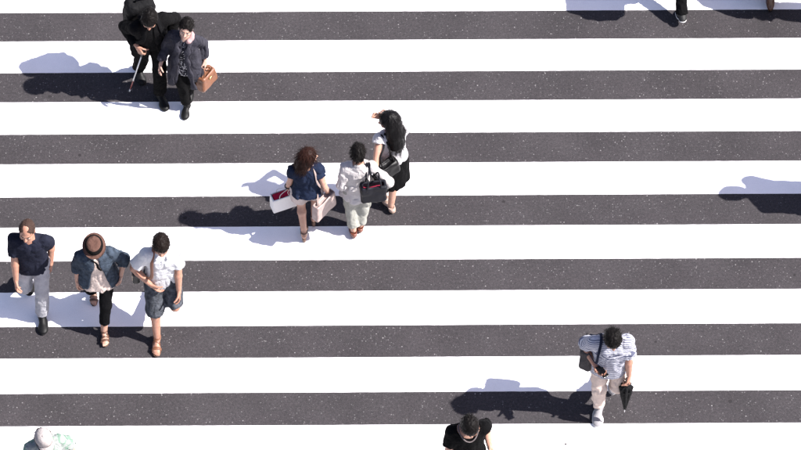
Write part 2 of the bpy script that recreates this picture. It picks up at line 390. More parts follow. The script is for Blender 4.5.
# ------------------------------------------------------------------ people
def rot(v, axis, deg):
    a = math.radians(deg); axis = nrm(axis); v = np.asarray(v, float)
    return v * math.cos(a) + np.cross(axis, v) * math.sin(a) + axis * (axis @ v) * (1 - math.cos(a))
def ik(a, target, l1, l2, pole):
    """two bones from a towards target bending towards pole"""
    d = target - a; L = np.linalg.norm(d); Lc = min(max(L, abs(l1 - l2) + 0.02), (l1 + l2) * 0.998); u = d / L
    x = (l1 * l1 - l2 * l2 + Lc * Lc) / (2 * Lc); y = math.sqrt(max(l1 * l1 - x * x, 0))
    w = nrm(pole - (pole @ u) * u)
    return a + u * x + w * y, a + u * Lc
class Sk: pass
U = 1.0539      # heights below were measured with a slightly shorter metre
def skeleton(name, base, H, yaw, lean=4, side=0, chest=0, head=(0, 10, 0), hands=None, feet=None, fem=False, bulk=1.0, hip_shift=0.0, shoulder=None, pole=None, sole=0.0):
    """base: photo pixel of the road under the hips; hands / feet: photo pixel and height of wrist / ankle"""
    H = H * U; S = Sk(); S.name = name; k = S.k = H / 1.7; S.H = H; S.fem = fem; S.bulk = bulk
    a = math.radians(yaw); S.F = A3(math.sin(a), -math.cos(a), 0); S.R = np.cross(S.F, Z3)
    g = P(*base, 0.0); S.base = g
    S.lt, S.ls = 0.425 * k, 0.415 * k; hw = (0.088 if not fem else 0.092) * k
    ank = {}
    S.foot = {}
    for sd_, q in feet.items():
        px, py, z, fy, pitch = (list(q) + [0, 0])[:5]
        if z is None:      # standing on the flat or on the ball of the foot
            pr_ = math.radians(pitch); z = k * (.92 if fem else 1) * (.078 * math.cos(pr_) + .13 * math.sin(pr_)) + .006 + sole
        else: z *= U
        ank[sd_] = P(px, py, z); S.foot[sd_] = (fy, pitch)
    zmax = 0.925 * k
    for sd_, t in ank.items():
        hxy = g + (S.R if sd_ == 'R' else -S.R) * hw; r2 = ((t - hxy)[:2] ** 2).sum()
        if S.foot[sd_][1] < 12: zmax = min(zmax, t[2] + math.sqrt(max((S.lt + S.ls) ** 2 * 0.99 - r2, 0.2)))
    S.pel = g + Z3 * zmax
    S.hip, S.knee, S.ank = {}, {}, {}
    for sd_ in 'LR':
        s = 1 if sd_ == 'R' else -1
        S.hip[sd_] = S.pel + S.R * s * hw
        S.knee[sd_], S.ank[sd_] = ik(S.hip[sd_], ank[sd_], S.lt, S.ls, S.F + S.R * s * 0.10)
        miss = np.linalg.norm(S.ank[sd_] - ank[sd_])
        if miss > 0.03: print('REACH', name, 'foot', sd_, round(miss, 3))
    S.sp = rot(rot(Z3, S.R, -lean), S.F, side)
    S.Fc = rot(S.F, Z3, chest); S.Rc = np.cross(S.Fc, S.sp); S.Rc = nrm(S.Rc); S.Fc = np.cross(S.sp, S.Rc)
    S.neck = S.pel + S.sp * 0.515 * k
    sw = shoulder or (0.160 if not fem else 0.146) * k * (0.5 + 0.5 * bulk)
    S.sw = sw
    S.sh, S.el, S.wr = {}, {}, {}
    for sd_ in 'LR':
        s = 1 if sd_ == 'R' else -1
        S.sh[sd_] = S.pel + S.sp * 0.444 * k + S.Rc * s * sw
        q = hands[sd_]; t = P(q[0], q[1], q[2] * U)
        pl = -S.Fc * 0.9 + S.Rc * s * 0.22 - Z3 * 0.2
        if pole and sd_ in pole: pl = S.Fc * pole[sd_][0] + S.Rc * pole[sd_][1] + Z3 * pole[sd_][2]
        S.el[sd_], S.wr[sd_] = ik(S.sh[sd_], t, 0.285 * k, 0.25 * k, pl)
        miss = np.linalg.norm(S.wr[sd_] - t)
        if miss > 0.05: print('REACH', name, 'hand', sd_, round(miss, 3))
    hy, hp, hr = head
    f = rot(S.Fc, S.sp, hy); r = np.cross(f, S.sp); r = nrm(r); f = rot(f, r, -hp); u = np.cross(r, f); u = rot(u, f, hr); r = np.cross(f, u)
    S.hf, S.hu, S.hr = nrm(f), nrm(u), nrm(r)
    S.HR = np.stack([S.hr, S.hf, S.hu])                       # rows: right, forward, up
    S.hs = (1.0 if not fem else 0.965) * (0.45 + 0.55 * k)
    S.hd = S.neck + S.sp * 0.055 * k + S.hu * 0.112 * k + S.hf * 0.022
    return S
def HL(S, x, y, z): return S.hd + S.hs * (S.hr * x + S.hf * y + S.hu * z)
def hell(S, c, r, op='u', k=0.012): return ell(HL(S, *c), np.array(r) * S.hs, S.HR, op, k)

def torso_table(S, kind):
    k = S.k; b = S.bulk
    if kind == 'body':
        T = [(-.14, .11, .085, 0), (-.05, .150, .105, 0), (.05, .160, .108, 0), (.2, .148, .10, 0), (.38, .132, .094, 0), (.6, .148, .104, .005), (.78, .150, .10, .005), (.9, .115, .078, 0), (1.0, .06, .055, 0)]
        if S.fem: T = [(-.14, .12, .09, 0), (-.05, .158, .108, -.005), (.05, .160, .108, -.005), (.2, .138, .096, 0), (.38, .116, .086, 0), (.6, .130, .098, .008), (.72, .136, .106, .014), (.8, .132, .09, .006), (.9, .10, .07, 0), (1.0, .05, .05, 0)]
    elif kind == 'loose':      # a shirt worn over the trousers
        T = [(-.30, .178, .130, 0), (-.1, .176, .132, 0), (.05, .174, .130, 0), (.25, .165, .122, .006), (.45, .160, .117, .006), (.65, .164, .118, .006), (.8, .166, .112, .004), (.9, .128, .088, 0), (.985, .072, .066, 0)]
        if S.fem: T = [(-.30, .180, .130, 0), (-.1, .176, .126, 0), (.05, .170, .122, 0), (.25, .152, .112, .004), (.45, .144, .106, .006), (.65, .148, .116, .012), (.8, .150, .102, .006), (.9, .116, .080, 0), (.985, .066, .06, 0)]
    return [(t, a * k * b, d * k * b, o * k) for t, a, d, o in T]
def folds(S, amp=0.006, sc=(16, 16, 6), seed=0, tilt=20):
    ax = rot(Z3, S.F, tilt); M = np.stack([S.R, nrm(np.cross(ax, S.R)), ax])
    sc = np.array(sc, float)
    def d(X):
        q = (X - S.base) @ M.T
        w = vnoise(q * 7 + seed * 3.1)[:, None] * 0.06
        q = (q + w) * sc + seed * 7.3
        n = vnoise(q); n2 = vnoise(q * 2.1 + 11); n3 = vnoise(((X - S.base) @ M.T) * 9 + seed)      # ridged creases, stronger in some places
        return amp * 1.5 * ((1 - 2.4 * np.sqrt(np.abs(n) + .01)) * 0.75 * (.75 + .6 * n3) + 0.4 * n2 + .12)
    return d

def arm_prims(S, s, grow=0.0, upto='w'):
    k = S.k; f = (0.86 if S.fem else 1.0) * (0.4 + 0.6 * S.bulk); g = grow
    o = [cone(S.sh[s], S.el[s], .052 * k * f + g, .039 * k * f + g, k=.02)]
    fm = S.el[s] + (S.wr[s] - S.el[s]) * 0.25
    o += [cone(S.el[s], fm, .038 * k * f + g, .041 * k * f + g, k=.012), cone(fm, S.wr[s], .041 * k * f + g, .027 * k * f + g, k=.012)]
    return o
def shoulder_prims(S, grow=0.0, r=(.064, .048)):
    k = S.k; f = (0.88 if S.fem else 1.0); c = S.pel + S.sp * 0.44 * k
    return [cone(c + S.Rc * (s * .05), S.sh['R' if s > 0 else 'L'], r[0] * k * f + grow, r[1] * k * f + grow, k=.03) for s in (-1, 1)]
def leg_prims(S, s, grow=0.0):
    k = S.k; f = (0.95 if S.fem else 1.0) * (0.4 + 0.6 * S.bulk); H_, K, A = S.hip[s], S.knee[s], S.ank[s]
    cm = K + (A - K) * 0.28 - nrm(np.cross(np.cross(A - K, S.F), A - K)) * -0.0
    back = nrm(np.cross(nrm(A - K), S.R))
    if back @ S.F > 0: back = -back
    cm = cm + back * .012
    return [cone(H_, K, .085 * k * f + grow, .053 * k * f + grow, k=.03), cone(K, cm, .052 * k * f + grow, .055 * k * f + grow, k=.02), cone(cm, A, .053 * k * f + grow, .036 * k * f + grow, k=.02)]
def hand_frame(S, s, spec):
    d = nrm(S.wr[s] - S.el[s])
    if 'dir' in spec: d = nrm(S.Fc * spec['dir'][0] + S.Rc * spec['dir'][1] + Z3 * spec['dir'][2])
    th = spec.get('thumb'); th = S.Fc if th is None else (S.Fc * th[0] + S.Rc * th[1] + Z3 * th[2])
    t = nrm(th - (th @ d) * d); n = np.cross(d, t) * (-1 if s == 'R' else 1)
    return d, t, n
def hand_prims(S, s, spec):
    d, t, n = hand_frame(S, s, spec); w = S.wr[s]; z = (0.9 if S.fem else 1.0) * (0.3 + 0.7 * S.k) * 1.03
    curl = spec.get('curl', 25); o = []
    kn = []
    for i, (tt, L, ln) in enumerate(((.029, .092, .070), (.0095, .096, .078), (-.0105, .092, .071), (-.029, .084, .056))):
        b = w + d * .012 * z + t * tt * .55 * z; q = w + (d * L + t * tt) * z; kn.append((q, ln, tt))
        o.append(cone(b, q, .0155 * z, .0118 * z, k=.010, flat=(n, 1.05)))
    o.append(cone(w - nrm(S.wr[s] - S.el[s]) * .05, w + d * .02 * z, (.029 if not S.fem else .0255) * S.k, .024 * z, k=.014, flat=(n, 1.12)))
    o.append(ell(w + (d * .05 + t * .022 + n * .010) * z, A3(.030, .017, .015) * z, np.stack([d, t, n]), k=.01))
    cl = spec.get('curls', [curl] * 4)
    for (q, ln, tt), c in zip(kn, cl):
        f = nrm(d + t * tt * 2.2); ax = nrm(np.cross(f, n)); p = q; r0 = .0088 if tt > -.02 else .0078
        for j, (fr, add) in enumerate(((.45, .75), (.30, 1.0), (.25, .65))):
            f = rot(f, ax, c * add); e = p + f * ln * fr * z
            o.append(cone(p, e, (r0 - .0007 * j) * z, (r0 - .0007 * (j + 1)) * z, k=.003)); p = e
    c = spec.get('tcurl', 20); b = w + (d * .022 + t * .024 + n * .006) * z
    f = nrm(d * .72 + t * .62 + n * .30); e = b + f * .042 * z; o.append(cone(b, e, .0145 * z, .0108 * z, k=.008))
    ax = nrm(np.cross(f, n * .8 - t * .4)); f = rot(f, ax, c); e2 = e + f * .034 * z; o.append(cone(e, e2, .0106 * z, .0098 * z, k=.003))
    f = rot(f, ax, c * 0.8); o.append(cone(e2, e2 + f * .028 * z, .0098 * z, .0078 * z, k=.003))
    return o
def grip(S, s, spec):
    d, t, n = hand_frame(S, s, spec); return S.wr[s] + d * .098 * S.k + n * .026
def foot_frame(S, s):
    fy, pitch = S.foot[s]; f = rot(S.F, Z3, fy * (1 if s == 'L' else -1)); r = np.cross(f, Z3)
    f = rot(f, r, -pitch); u = np.cross(r, f); return f, r, u
def foot_at(S, s, x, y, z):
    """x across (inner side +), y forward, z above the sole"""
    f, r, u = foot_frame(S, s); m = -1 if s == 'R' else 1
    k = S.k * (0.92 if S.fem else 1.0); return S.ank[s] + r * x * m * k + f * y * k + u * (z - .078) * k
def foot_prims(S, s, grow=0.0, toes=True):
    f, r, u = foot_frame(S, s); R = np.stack([r, f, u]); k = S.k * (0.92 if S.fem else 1.0); g = grow; q = lambda *a: foot_at(S, s, *a)
    o = [cone(S.ank[s] + nrm(S.knee[s] - S.ank[s]) * .05, q(0, -.012, .06), .037 * k + g, .036 * k + g, k=.015),
         ell(q(0, -.032, .034), A3(.033, .040, .034) * k + g, R, k=.02), cone(q(0, 0, .058), q(.004, .11, .028), .036 * k + g, .024 * k + g, k=.02, flat=(u, 1.1)),
         ell(q(.004, .115, .022), A3(.045, .052, .022) * k + g, R, k=.02), ell(q(-.014, .06, .02), A3(.030, .06, .020) * k + g, R, k=.02)]
    if toes:
        for i, (x, y, rr) in enumerate(((.028, .178, .0125), (.010, .180, .0098), (-.006, .172, .009), (-.020, .162, .0085), (-.033, .149, .008))):
            o.append(cone(q(x, .12, .016), q(x, y, .012), rr * k + g, rr * k + g, k=.004))
    else: o.append(ell(q(.006, .150, .022), A3(.042, .048, .022) * k + g, R, k=.02))
    return o
def head_prims(S):
    o = [hell(S, (0, -.012, .030), (.076, .096, .090)), hell(S, (0, .022, -.035), (.058, .066, .080), k=.03), hell(S, (0, .055, -.096), (.024, .022, .018), k=.02),
         hell(S, (0, .073, .022), (.046, .020, .012), k=.015)]
    o += [hell(S, (s * .036, .058, -.028), (.028, .028, .026), k=.02) for s in (-1, 1)]
    o += [hell(S, (s * .031, .098, .002), (.018, .014, .011), 's', k=.010) for s in (-1, 1)]
    o += [hell(S, (s * .031, .077, .001), (.0145, .0125, .0115), k=.003) for s in (-1, 1)]
    o += [cone(HL(S, 0, .086, .010), HL(S, 0, .108, -.030), .008, .0125, k=.010)]
    o += [hell(S, (s * .012, .096, -.034), (.009, .010, .008), k=.006) for s in (-1, 1)]
    o += [hell(S, (0, .086, -.058), (.022, .010, .0065), k=.005), hell(S, (0, .084, -.069), (.020, .010, .007), k=.004)]
    o += [hell(S, (s * .079, -.010, -.008), (.008, .019, .031), k=.008) for s in (-1, 1)]
    k = S.k; f = 0.84 if S.fem else 1.0
    o += [cone(S.neck - S.sp * .04 * k, HL(S, 0, -.022, -.07), .060 * k * f, .054 * k * f, k=.02)]
    return o
SKIN = dict(light=(.385, .228, .170), tan=(.315, .168, .118), pale=(.42, .27, .215))
def make_body(S, root, tone, hspec, bare_feet=False, lip=(.42, .16, .14), hair=(.02, .016, .015), bust=False):
    off = S.base
    c = [loft(S.pel, S.neck, S.R, S.Rc, torso_table(S, 'body'), k=.03)] + shoulder_prims(S)
    for s in 'LR': c += arm_prims(S, s) + leg_prims(S, s)
    c.append(cone(S.neck - S.sp * .05, HL(S, 0, -.022, -.06), .06 * S.k * (.84 if S.fem else 1), .052 * S.k * (.84 if S.fem else 1), k=.03))
    for s in 'LR':
        d = nrm(S.wr[s] - S.el[s]); w = S.wr[s]
    parts = [sdf(c, .010)]
    parts.append(sdf(head_prims(S), .0042)); nh = (len(parts[0][0]), len(parts[0][0]) + len(parts[1][0]))
    for s in 'LR': parts.append(sdf(hand_prims(S, s, hspec.get(s, {})), .0034))
    if bare_feet:
        for s in 'LR': parts.append(sdf(foot_prims(S, s), .005))
    V, F = join(parts)
    m = [skin_mat('skin_' + tone, SKIN[tone]), plain('lips', lip, .45, var=.08), plain('eye_white', (.62, .58, .55), .2), plain('iris', (.02, .013, .01), .15), hair_mat('brow', hair)]
    fc = V[F].mean(1); q = (fc - S.hd) @ S.HR.T / S.hs; fm = np.zeros(len(F), int)
    hd = (F[:, 0] >= nh[0]) & (F[:, 0] < nh[1]); x, y, z = np.abs(q[:, 0]), q[:, 1], q[:, 2]
    fm[hd & (x < .021) & (z > -.074) & (z < -.053) & (y > .085)] = 1
    eye = hd & (y > .07) & (((x - .031) / .0135) ** 2 + ((z - .001) / .0068) ** 2 < 1)
    fm[eye] = 2; fm[eye & (np.abs(x - .031) < .0065)] = 3
    fm[hd & (y > .06) & (x > .012) & (x < .048) & (np.abs(z - (.024 - .12 * (x - .03) ** 2 / .03)) < .0042)] = 4
    return link('body', V - off, F, None, root, slots=m, face_mat=fm)

def garment(S, root, name, prims, mat, h=.0085, disp=None, coord=False):
    V, F = sdf(prims, h, disp)
    o = link(name, V - S.base, F, mat, root)
    if coord:     # distance along the torso or along the sleeve, for woven-in stripes
        w = (V - S.pel) @ S.sp; c = w - .9 * np.abs((V - S.pel) @ S.Fc + .01) * np.clip((w - .32) / .08, 0, 1)
        at = o.data.attributes.new('along', 'FLOAT', 'POINT'); at.data.foreach_set('value', c.astype(np.float32))
    return o
def shirt_prims(S, hem=-.22, sleeve=.62, ease=0.0, collar=True, neck_r=.064, flare=1.0, vneck=0.0, slv=(.070, .074), table='loose', cuff=None):
    """hem: where along the spine it ends (0 hips, 1 neck); sleeve: fraction of the upper arm, or 1..2 down the forearm"""
    k = S.k; f = (0.88 if S.fem else 1.0) * (.4 + .6 * S.bulk); T = [list(r) for r in torso_table(S, table)]
    for r in T:
        if r[0] < .2: r[1] *= 1 + (flare - 1) * (.2 - r[0]) / .5; r[2] *= 1 + (flare - 1) * (.2 - r[0]) / .5
    lo = [r for r in T if r[0] > hem]; a = [np.interp(hem, [r[0] for r in T], [r[i] for r in T]) for i in range(4)]
    if hem < T[0][0]: a = [hem] + T[0][1:]
    o = [loft(S.pel, S.neck, S.R, S.Rc, [a] + lo, k=.03, grow=ease, power=2.3)] + shoulder_prims(S, .010 + ease * .5, (.066, .045))
    for s in 'LR':
        ua = S.el[s] - S.sh[s]; fa = S.wr[s] - S.el[s]
        if sleeve <= 0: continue
        if sleeve <= 1: o.append(cone(S.sh[s] - ua * .02, S.sh[s] + ua * sleeve, slv[0] * .80 * k * f + ease * .4, slv[1] * .95 * k * f + ease * .7, k=.05, cut=1))
        else:
            c = cuff or slv[1] * .72
            o += [cone(S.sh[s], S.el[s], slv[0] * .86 * k * f + ease * .5, slv[1] * .80 * k * f + ease * .5, k=.04), cone(S.el[s], S.el[s] + fa * (sleeve - 1), slv[1] * .80 * k * f + ease * .5, c * k * f + ease * .5, k=.015, cut=1)]
    if collar:   # a stand of cloth round the neck
        o.append(cone(S.neck - S.sp * .03 * k - S.Fc * .004, S.neck + S.sp * .028 * k - S.Fc * .006, .078 * k * f, .067 * k * f, k=.012, cut=1))
    up = S.neck + S.sp * .2; n0 = S.neck - S.sp * .005 * k
    o.append(cone(n0 + S.Fc * .008, up, neck_r * k * f * .9, neck_r * k * f, 's', k=.006))
    if vneck: o.append(cone(S.neck + S.Fc * .06 + S.sp * .02, S.neck + S.Fc * .105 * k - S.sp * vneck, .040, .012, 's', k=.01))
    return o
def trouser_prims(S, length=.93, thigh=.098, knee=.076, hem=.074, top=.16, seat=1.0):
    """length: how far down the legs, 0..0.5 thigh, 0.5..1 shank"""
    k = S.k; b = .4 + .6 * S.bulk; lengths = length if isinstance(length, dict) else dict(L=length, R=length)
    T = [(-.13, .125, .10, -.005), (-.05, .166 * seat, .122 * seat, -.006), (.06, .168 * seat, .120 * seat, -.004), (top, .150, .108, 0)]
    o = [loft(S.pel, S.neck, S.R, S.R, [(t, a * k * b, d * k * b, c) for t, a, d, c in T], k=.03)]
    for s in 'LR':
        H_, K, A = S.hip[s], S.knee[s], S.ank[s]
        length = lengths[s]
        if length <= .5:
            e = H_ + (K - H_) * length * 2; o.append(cone(H_, e, thigh * k * b, knee * k * b, k=.03, cut=1))
        else:
            e = K + (A - K) * (length - .5) * 2
            o += [cone(H_, K, thigh * k * b, knee * k * b, k=.035), cone(K, e, knee * k * b, hem * k * b, k=.025, cut=1)]
    return o
def skirt_prims(S, hem_z, w, d, top=.30, waist=(.135, .10)):
    k = S.k; a = S.pel + S.sp * top * .5 * k; b = A3(S.pel[0], S.pel[1], 0) + Z3 * hem_z + S.F * .01
    return [loft(b, a, S.R, S.R, [(0, w, d, 0), (.55, (w + .17) / 2, (d + .13) / 2, 0), (.78, .172 * k, .128 * k, 0), (1.0, waist[0] * k, waist[1] * k, 0)], k=.02)]
def shoes(S, root, mat, sole, heel=0.0, name='shoe', low=False):
    for s in 'LR':
        f, r, u = foot_frame(S, s); pr = foot_prims(S, s, .007, toes=False)
        if low: pr = [p for i, p in enumerate(pr) if i != 0] + [cone(foot_at(S, s, 0, .10, .075), foot_at(S, s, 0, -.02, .085), .04, .036, 's', k=.006), plane(foot_at(S, s, 0, 0, .06), u)]
        else: pr.append(plane(foot_at(S, s, 0, 0, .115), u))
        pr.append(plane(foot_at(S, s, 0, 0, .012), -u))
        V, F = sdf(pr, .006); o = link(name, V - S.base, F, mat, root)
        pr = [p for p in foot_prims(S, s, .011, toes=False)][1:] + [plane(foot_at(S, s, 0, 0, .0215), u), plane(foot_at(S, s, 0, 0, -.001), -u)]
        if heel: pr = pr[:-1] + [plane(foot_at(S, s, 0, 0, 0.0), -u)]
        V, F = sdf(pr, .006); link('sole', V - S.base, F, sole, o)
        if heel:
            c = foot_at(S, s, 0, -.045, .01); V, F = sdf([cone(c, A3(c[0], c[1], .004) + f * .004, .024, .014, cut=1)], .004); link('heel', V - S.base, F, sole, o)
def sandals(S, root, mat, sole, bands=((.115, .016), (.055, .011)), ankle=True, heel=0.0):
    for s in 'LR':
        f, r, u = foot_frame(S, s)
        pr = foot_prims(S, s, .010, toes=False)[1:] + [plane(foot_at(S, s, 0, 0, .003), u), plane(foot_at(S, s, 0, 0, -.017), -u)]
        V, F = sdf(pr, .005); o = link('sandal', V - S.base, F, sole, root)
        for y, w in bands:
            c = foot_at(S, s, 0, y, 0); n = nrm(f + .35 * r * (1 if y < .08 else -.2))
            pr = foot_prims(S, s, .0055, toes=False)[1:] + [custom(lambda X, c=c, n=n, w=w: np.abs((X - c) @ n) - w, c, c, 'i', 0), plane(foot_at(S, s, 0, 0, 0), -u)]
            V, F = sdf(pr, .004); link('strap', V - S.base, F, mat, o)
        if ankle:
            c = S.ank[s] + u * .004; pts = [c + (r * math.cos(a) * .040 + f * (math.sin(a) * .045 - .004)) * S.k for a in np.linspace(0, 2 * math.pi, 20, endpoint=False)]
            V, F = tube(pts, .008, 8, flat=(lambda p, c=c: p - c, .35), closed=True); link('strap', V - S.base, F, mat, o)
        if heel:
            c = foot_at(S, s, 0, -.045, -.005); V, F = sdf([cone(c, A3(c[0], c[1], .005), .022, .016, cut=1)], .004); link('heel', V - S.base, F, sole, o)

def strands(S, V, F, n, length, down=0.0, lift=.006, width=.0035, seed=1, sel=None, wild=.22):
    r = np.random.default_rng(seed); fc = V[F].mean(1); nn = np.cross(V[F[:, 1]] - V[F[:, 0]], V[F[:, 3]] - V[F[:, 0]]); nn /= np.linalg.norm(nn, axis=1)[:, None] + 1e-12
    ids = np.arange(len(F)) if sel is None else np.where(sel(fc, nn))[0]
    ids = r.choice(ids, n); crown = HL(S, 0.01, -.045, .125); VV, FF = [], []
    for i in ids:
        p = fc[i]; q = nn[i]; g = nrm(p - crown) * (1 - down) - Z3 * down + r.normal(0, wild, 3); g = nrm(g - (g @ q) * q)
        sd_ = np.cross(g, q); L = length * r.uniform(.5, 1.2); lf = lift * r.uniform(-.2, 1.4); o = len(VV); w = width * r.uniform(.6, 1.3)
        cv = r.normal(0, wild)
        for j, t in enumerate((0, .4, .75, 1.0)):
            c = p + g * L * t + sd_ * cv * L * t * t + q * (-.004 + lf * t) - S.hu * 0.25 * L * t * t
            ww = w * (1 - t * .9); VV += [c - sd_ * ww, c + q * ww * .5, c + sd_ * ww]
        for j in range(3):
            FF += [(o + j * 3, o + j * 3 + 1, o + j * 3 + 4, o + j * 3 + 3), (o + j * 3 + 1, o + j * 3 + 2, o + j * 3 + 5, o + j * 3 + 4)]
    return np.array(VV), np.array(FF)
def hair_noise(S, amp=.006, f=(55, 55, 18), seed=0):
    f = np.array(f, float)
    def d(X):
        q = (X - S.hd) @ S.HR.T; return amp * (vnoise(q * f + seed * 5.7) + .6 * vnoise(q * f * 2.2 + 3 + seed)) + .004 * vnoise(q * 22 + seed)
    return d
def make_hair(S, root, mat, style='short', seed=1, extra=None, n=420, length=.055, down=.2, hat=False, face=1.0, amp=None, wild=.22):
    if style == 'thin':
        pr = [hell(S, (0, -.014, .030), (.082, .101, .0945)), hell(S, (0, -.05, -.02), (.072, .056, .05), k=.02),
              hell(S, (0, .110, -.01), (.105, .092, .11), 's', k=.012), hell(S, (0, .085, .125), (.052, .075, .035), 's', k=.012), hell(S, (0, .03, -.09), (.2, .09, .06), 's', k=.01)]
    else:
        v = 1.0 if style == 'short' else 1.04
        pr = [hell(S, (0, -.014, .036), (.090 * v, .110 * v, .102 * v)), hell(S, (0, -.05, -.03), (.076, .060, .058), k=.03),
              hell(S, (0, .100, -.045 + .02 * (face - 1) / .2), (.068 * face, .080, .088 * face), 's', k=.012), hell(S, (0, .035, -.10), (.2, .075, .062), 's', k=.012)]
        if style == 'bob': pr = pr[:2] + [hell(S, (s * .055, -.012, -.03), (.036, .06, .072), k=.03) for s in (-1, 1)] + [hell(S, (0, -.05, -.045), (.082, .055, .07), k=.03), hell(S, (0, .105, -.055), (.056, .075, .090), 's', k=.012), hell(S, (0, .04, -.13), (.2, .08, .05), 's', k=.012)]
        if style == 'long':
            pr = pr[:2] + [hell(S, (s * .058, -.018, -.03), (.034, .058, .085), k=.03) for s in (-1, 1)] + extra + [hell(S, (0, .108, -.055), (.056, .075, .090), 's', k=.012)]
    if hat: pr.append(plane(HL(S, 0, 0, .040), S.hu))
    V, F = sdf(pr, .0055, hair_noise(S, amp or (.0035 if style == 'thin' else .0055), (45, 45, 10) if style == 'long' else (60, 60, 30), seed))
    parts = [(V, F)]
    if n: parts.append(strands(S, V, F, n, length, down, seed=seed, lift=.003 if style == 'thin' else .005, sel=(lambda c, q: (((c - S.hd) @ S.hf) < .055) & ((q @ S.hf) < .55) & ((q @ S.hu < .6) if hat else True)), wild=wild))
    V, F = join(parts)
    return link('hair', V - S.base, F, mat, root)
def person(S, label):
    return empty('person', S.base, label, 'person', 'people walking over the crossing')

BLACK = (.012, .012, .014)
def jacket_cut(S, width=.05, deep=.30, low=-.5, high=.9, spread=.10):
    """the open front of a jacket: a wedge widening downwards"""
    def f(X):
        q = X - S.pel; u = q @ S.Rc; v = q @ S.Fc; w = q @ S.sp
        t = np.clip((high * S.k * .52 - w) / .5, 0, 1.4)
        return np.maximum(np.abs(u) - (width * .4 + spread * t), .02 - v)
    c = S.pel; return custom(f, c - .45, c + A3(.45, .45, .62), 's', .008)
def flat_strap(S, pts, width, mat, name='strap', parent=None, thick=.12, normal=None, off=None):
    V, F = tube(curve(pts, 28), width, 8, flat=(normal if normal is not None else (lambda p: p - (S.pel + S.sp * ((p - S.pel) @ S.sp)), thick)[0], thick))
    return link(name, V - off, F, mat, parent)

# --- the man with the navy polo shirt and grey trousers
def man_navy_polo():
    S = skeleton('F', (39, 309), 1.63, 4, lean=4, chest=-6, head=(-6, 4, 0), side=0,
                 hands=dict(R=(16, 280, .80), L=(51, 262, .82)), feet=dict(L=(42, 315, None, 4, 0), R=(28, 276, .20, 4, 32)), bulk=1.0)
    hs = dict(R=dict(curl=28), L=dict(curl=35))
    r = person(S, 'balding man in navy short-sleeved polo shirt and light grey trousers')
    make_body(S, r, 'tan', hs); make_hair(S, r, hair_mat('hair_thin', (.042, .026, .021), .6), 'thin', 4, n=260, length=.03)
    garment(S, r, 'polo_shirt', shirt_prims(S, hem=-.17, sleeve=.72, vneck=.05), fabric('navy_jersey', (.018, .020, .034), crease=.6), disp=folds(S, .006, seed=1))
    garment(S, r, 'trousers', trouser_prims(S, .94, .095, .072, .068), fabric('grey_twill', (.43, .43, .46), crease=.5), disp=folds(S, .006, (18, 18, 9), 2))
    shoes(S, r, plain('black_leather', (.012, .012, .013), .55, .2), plain('black_rubber', (.015, .015, .016), .8))

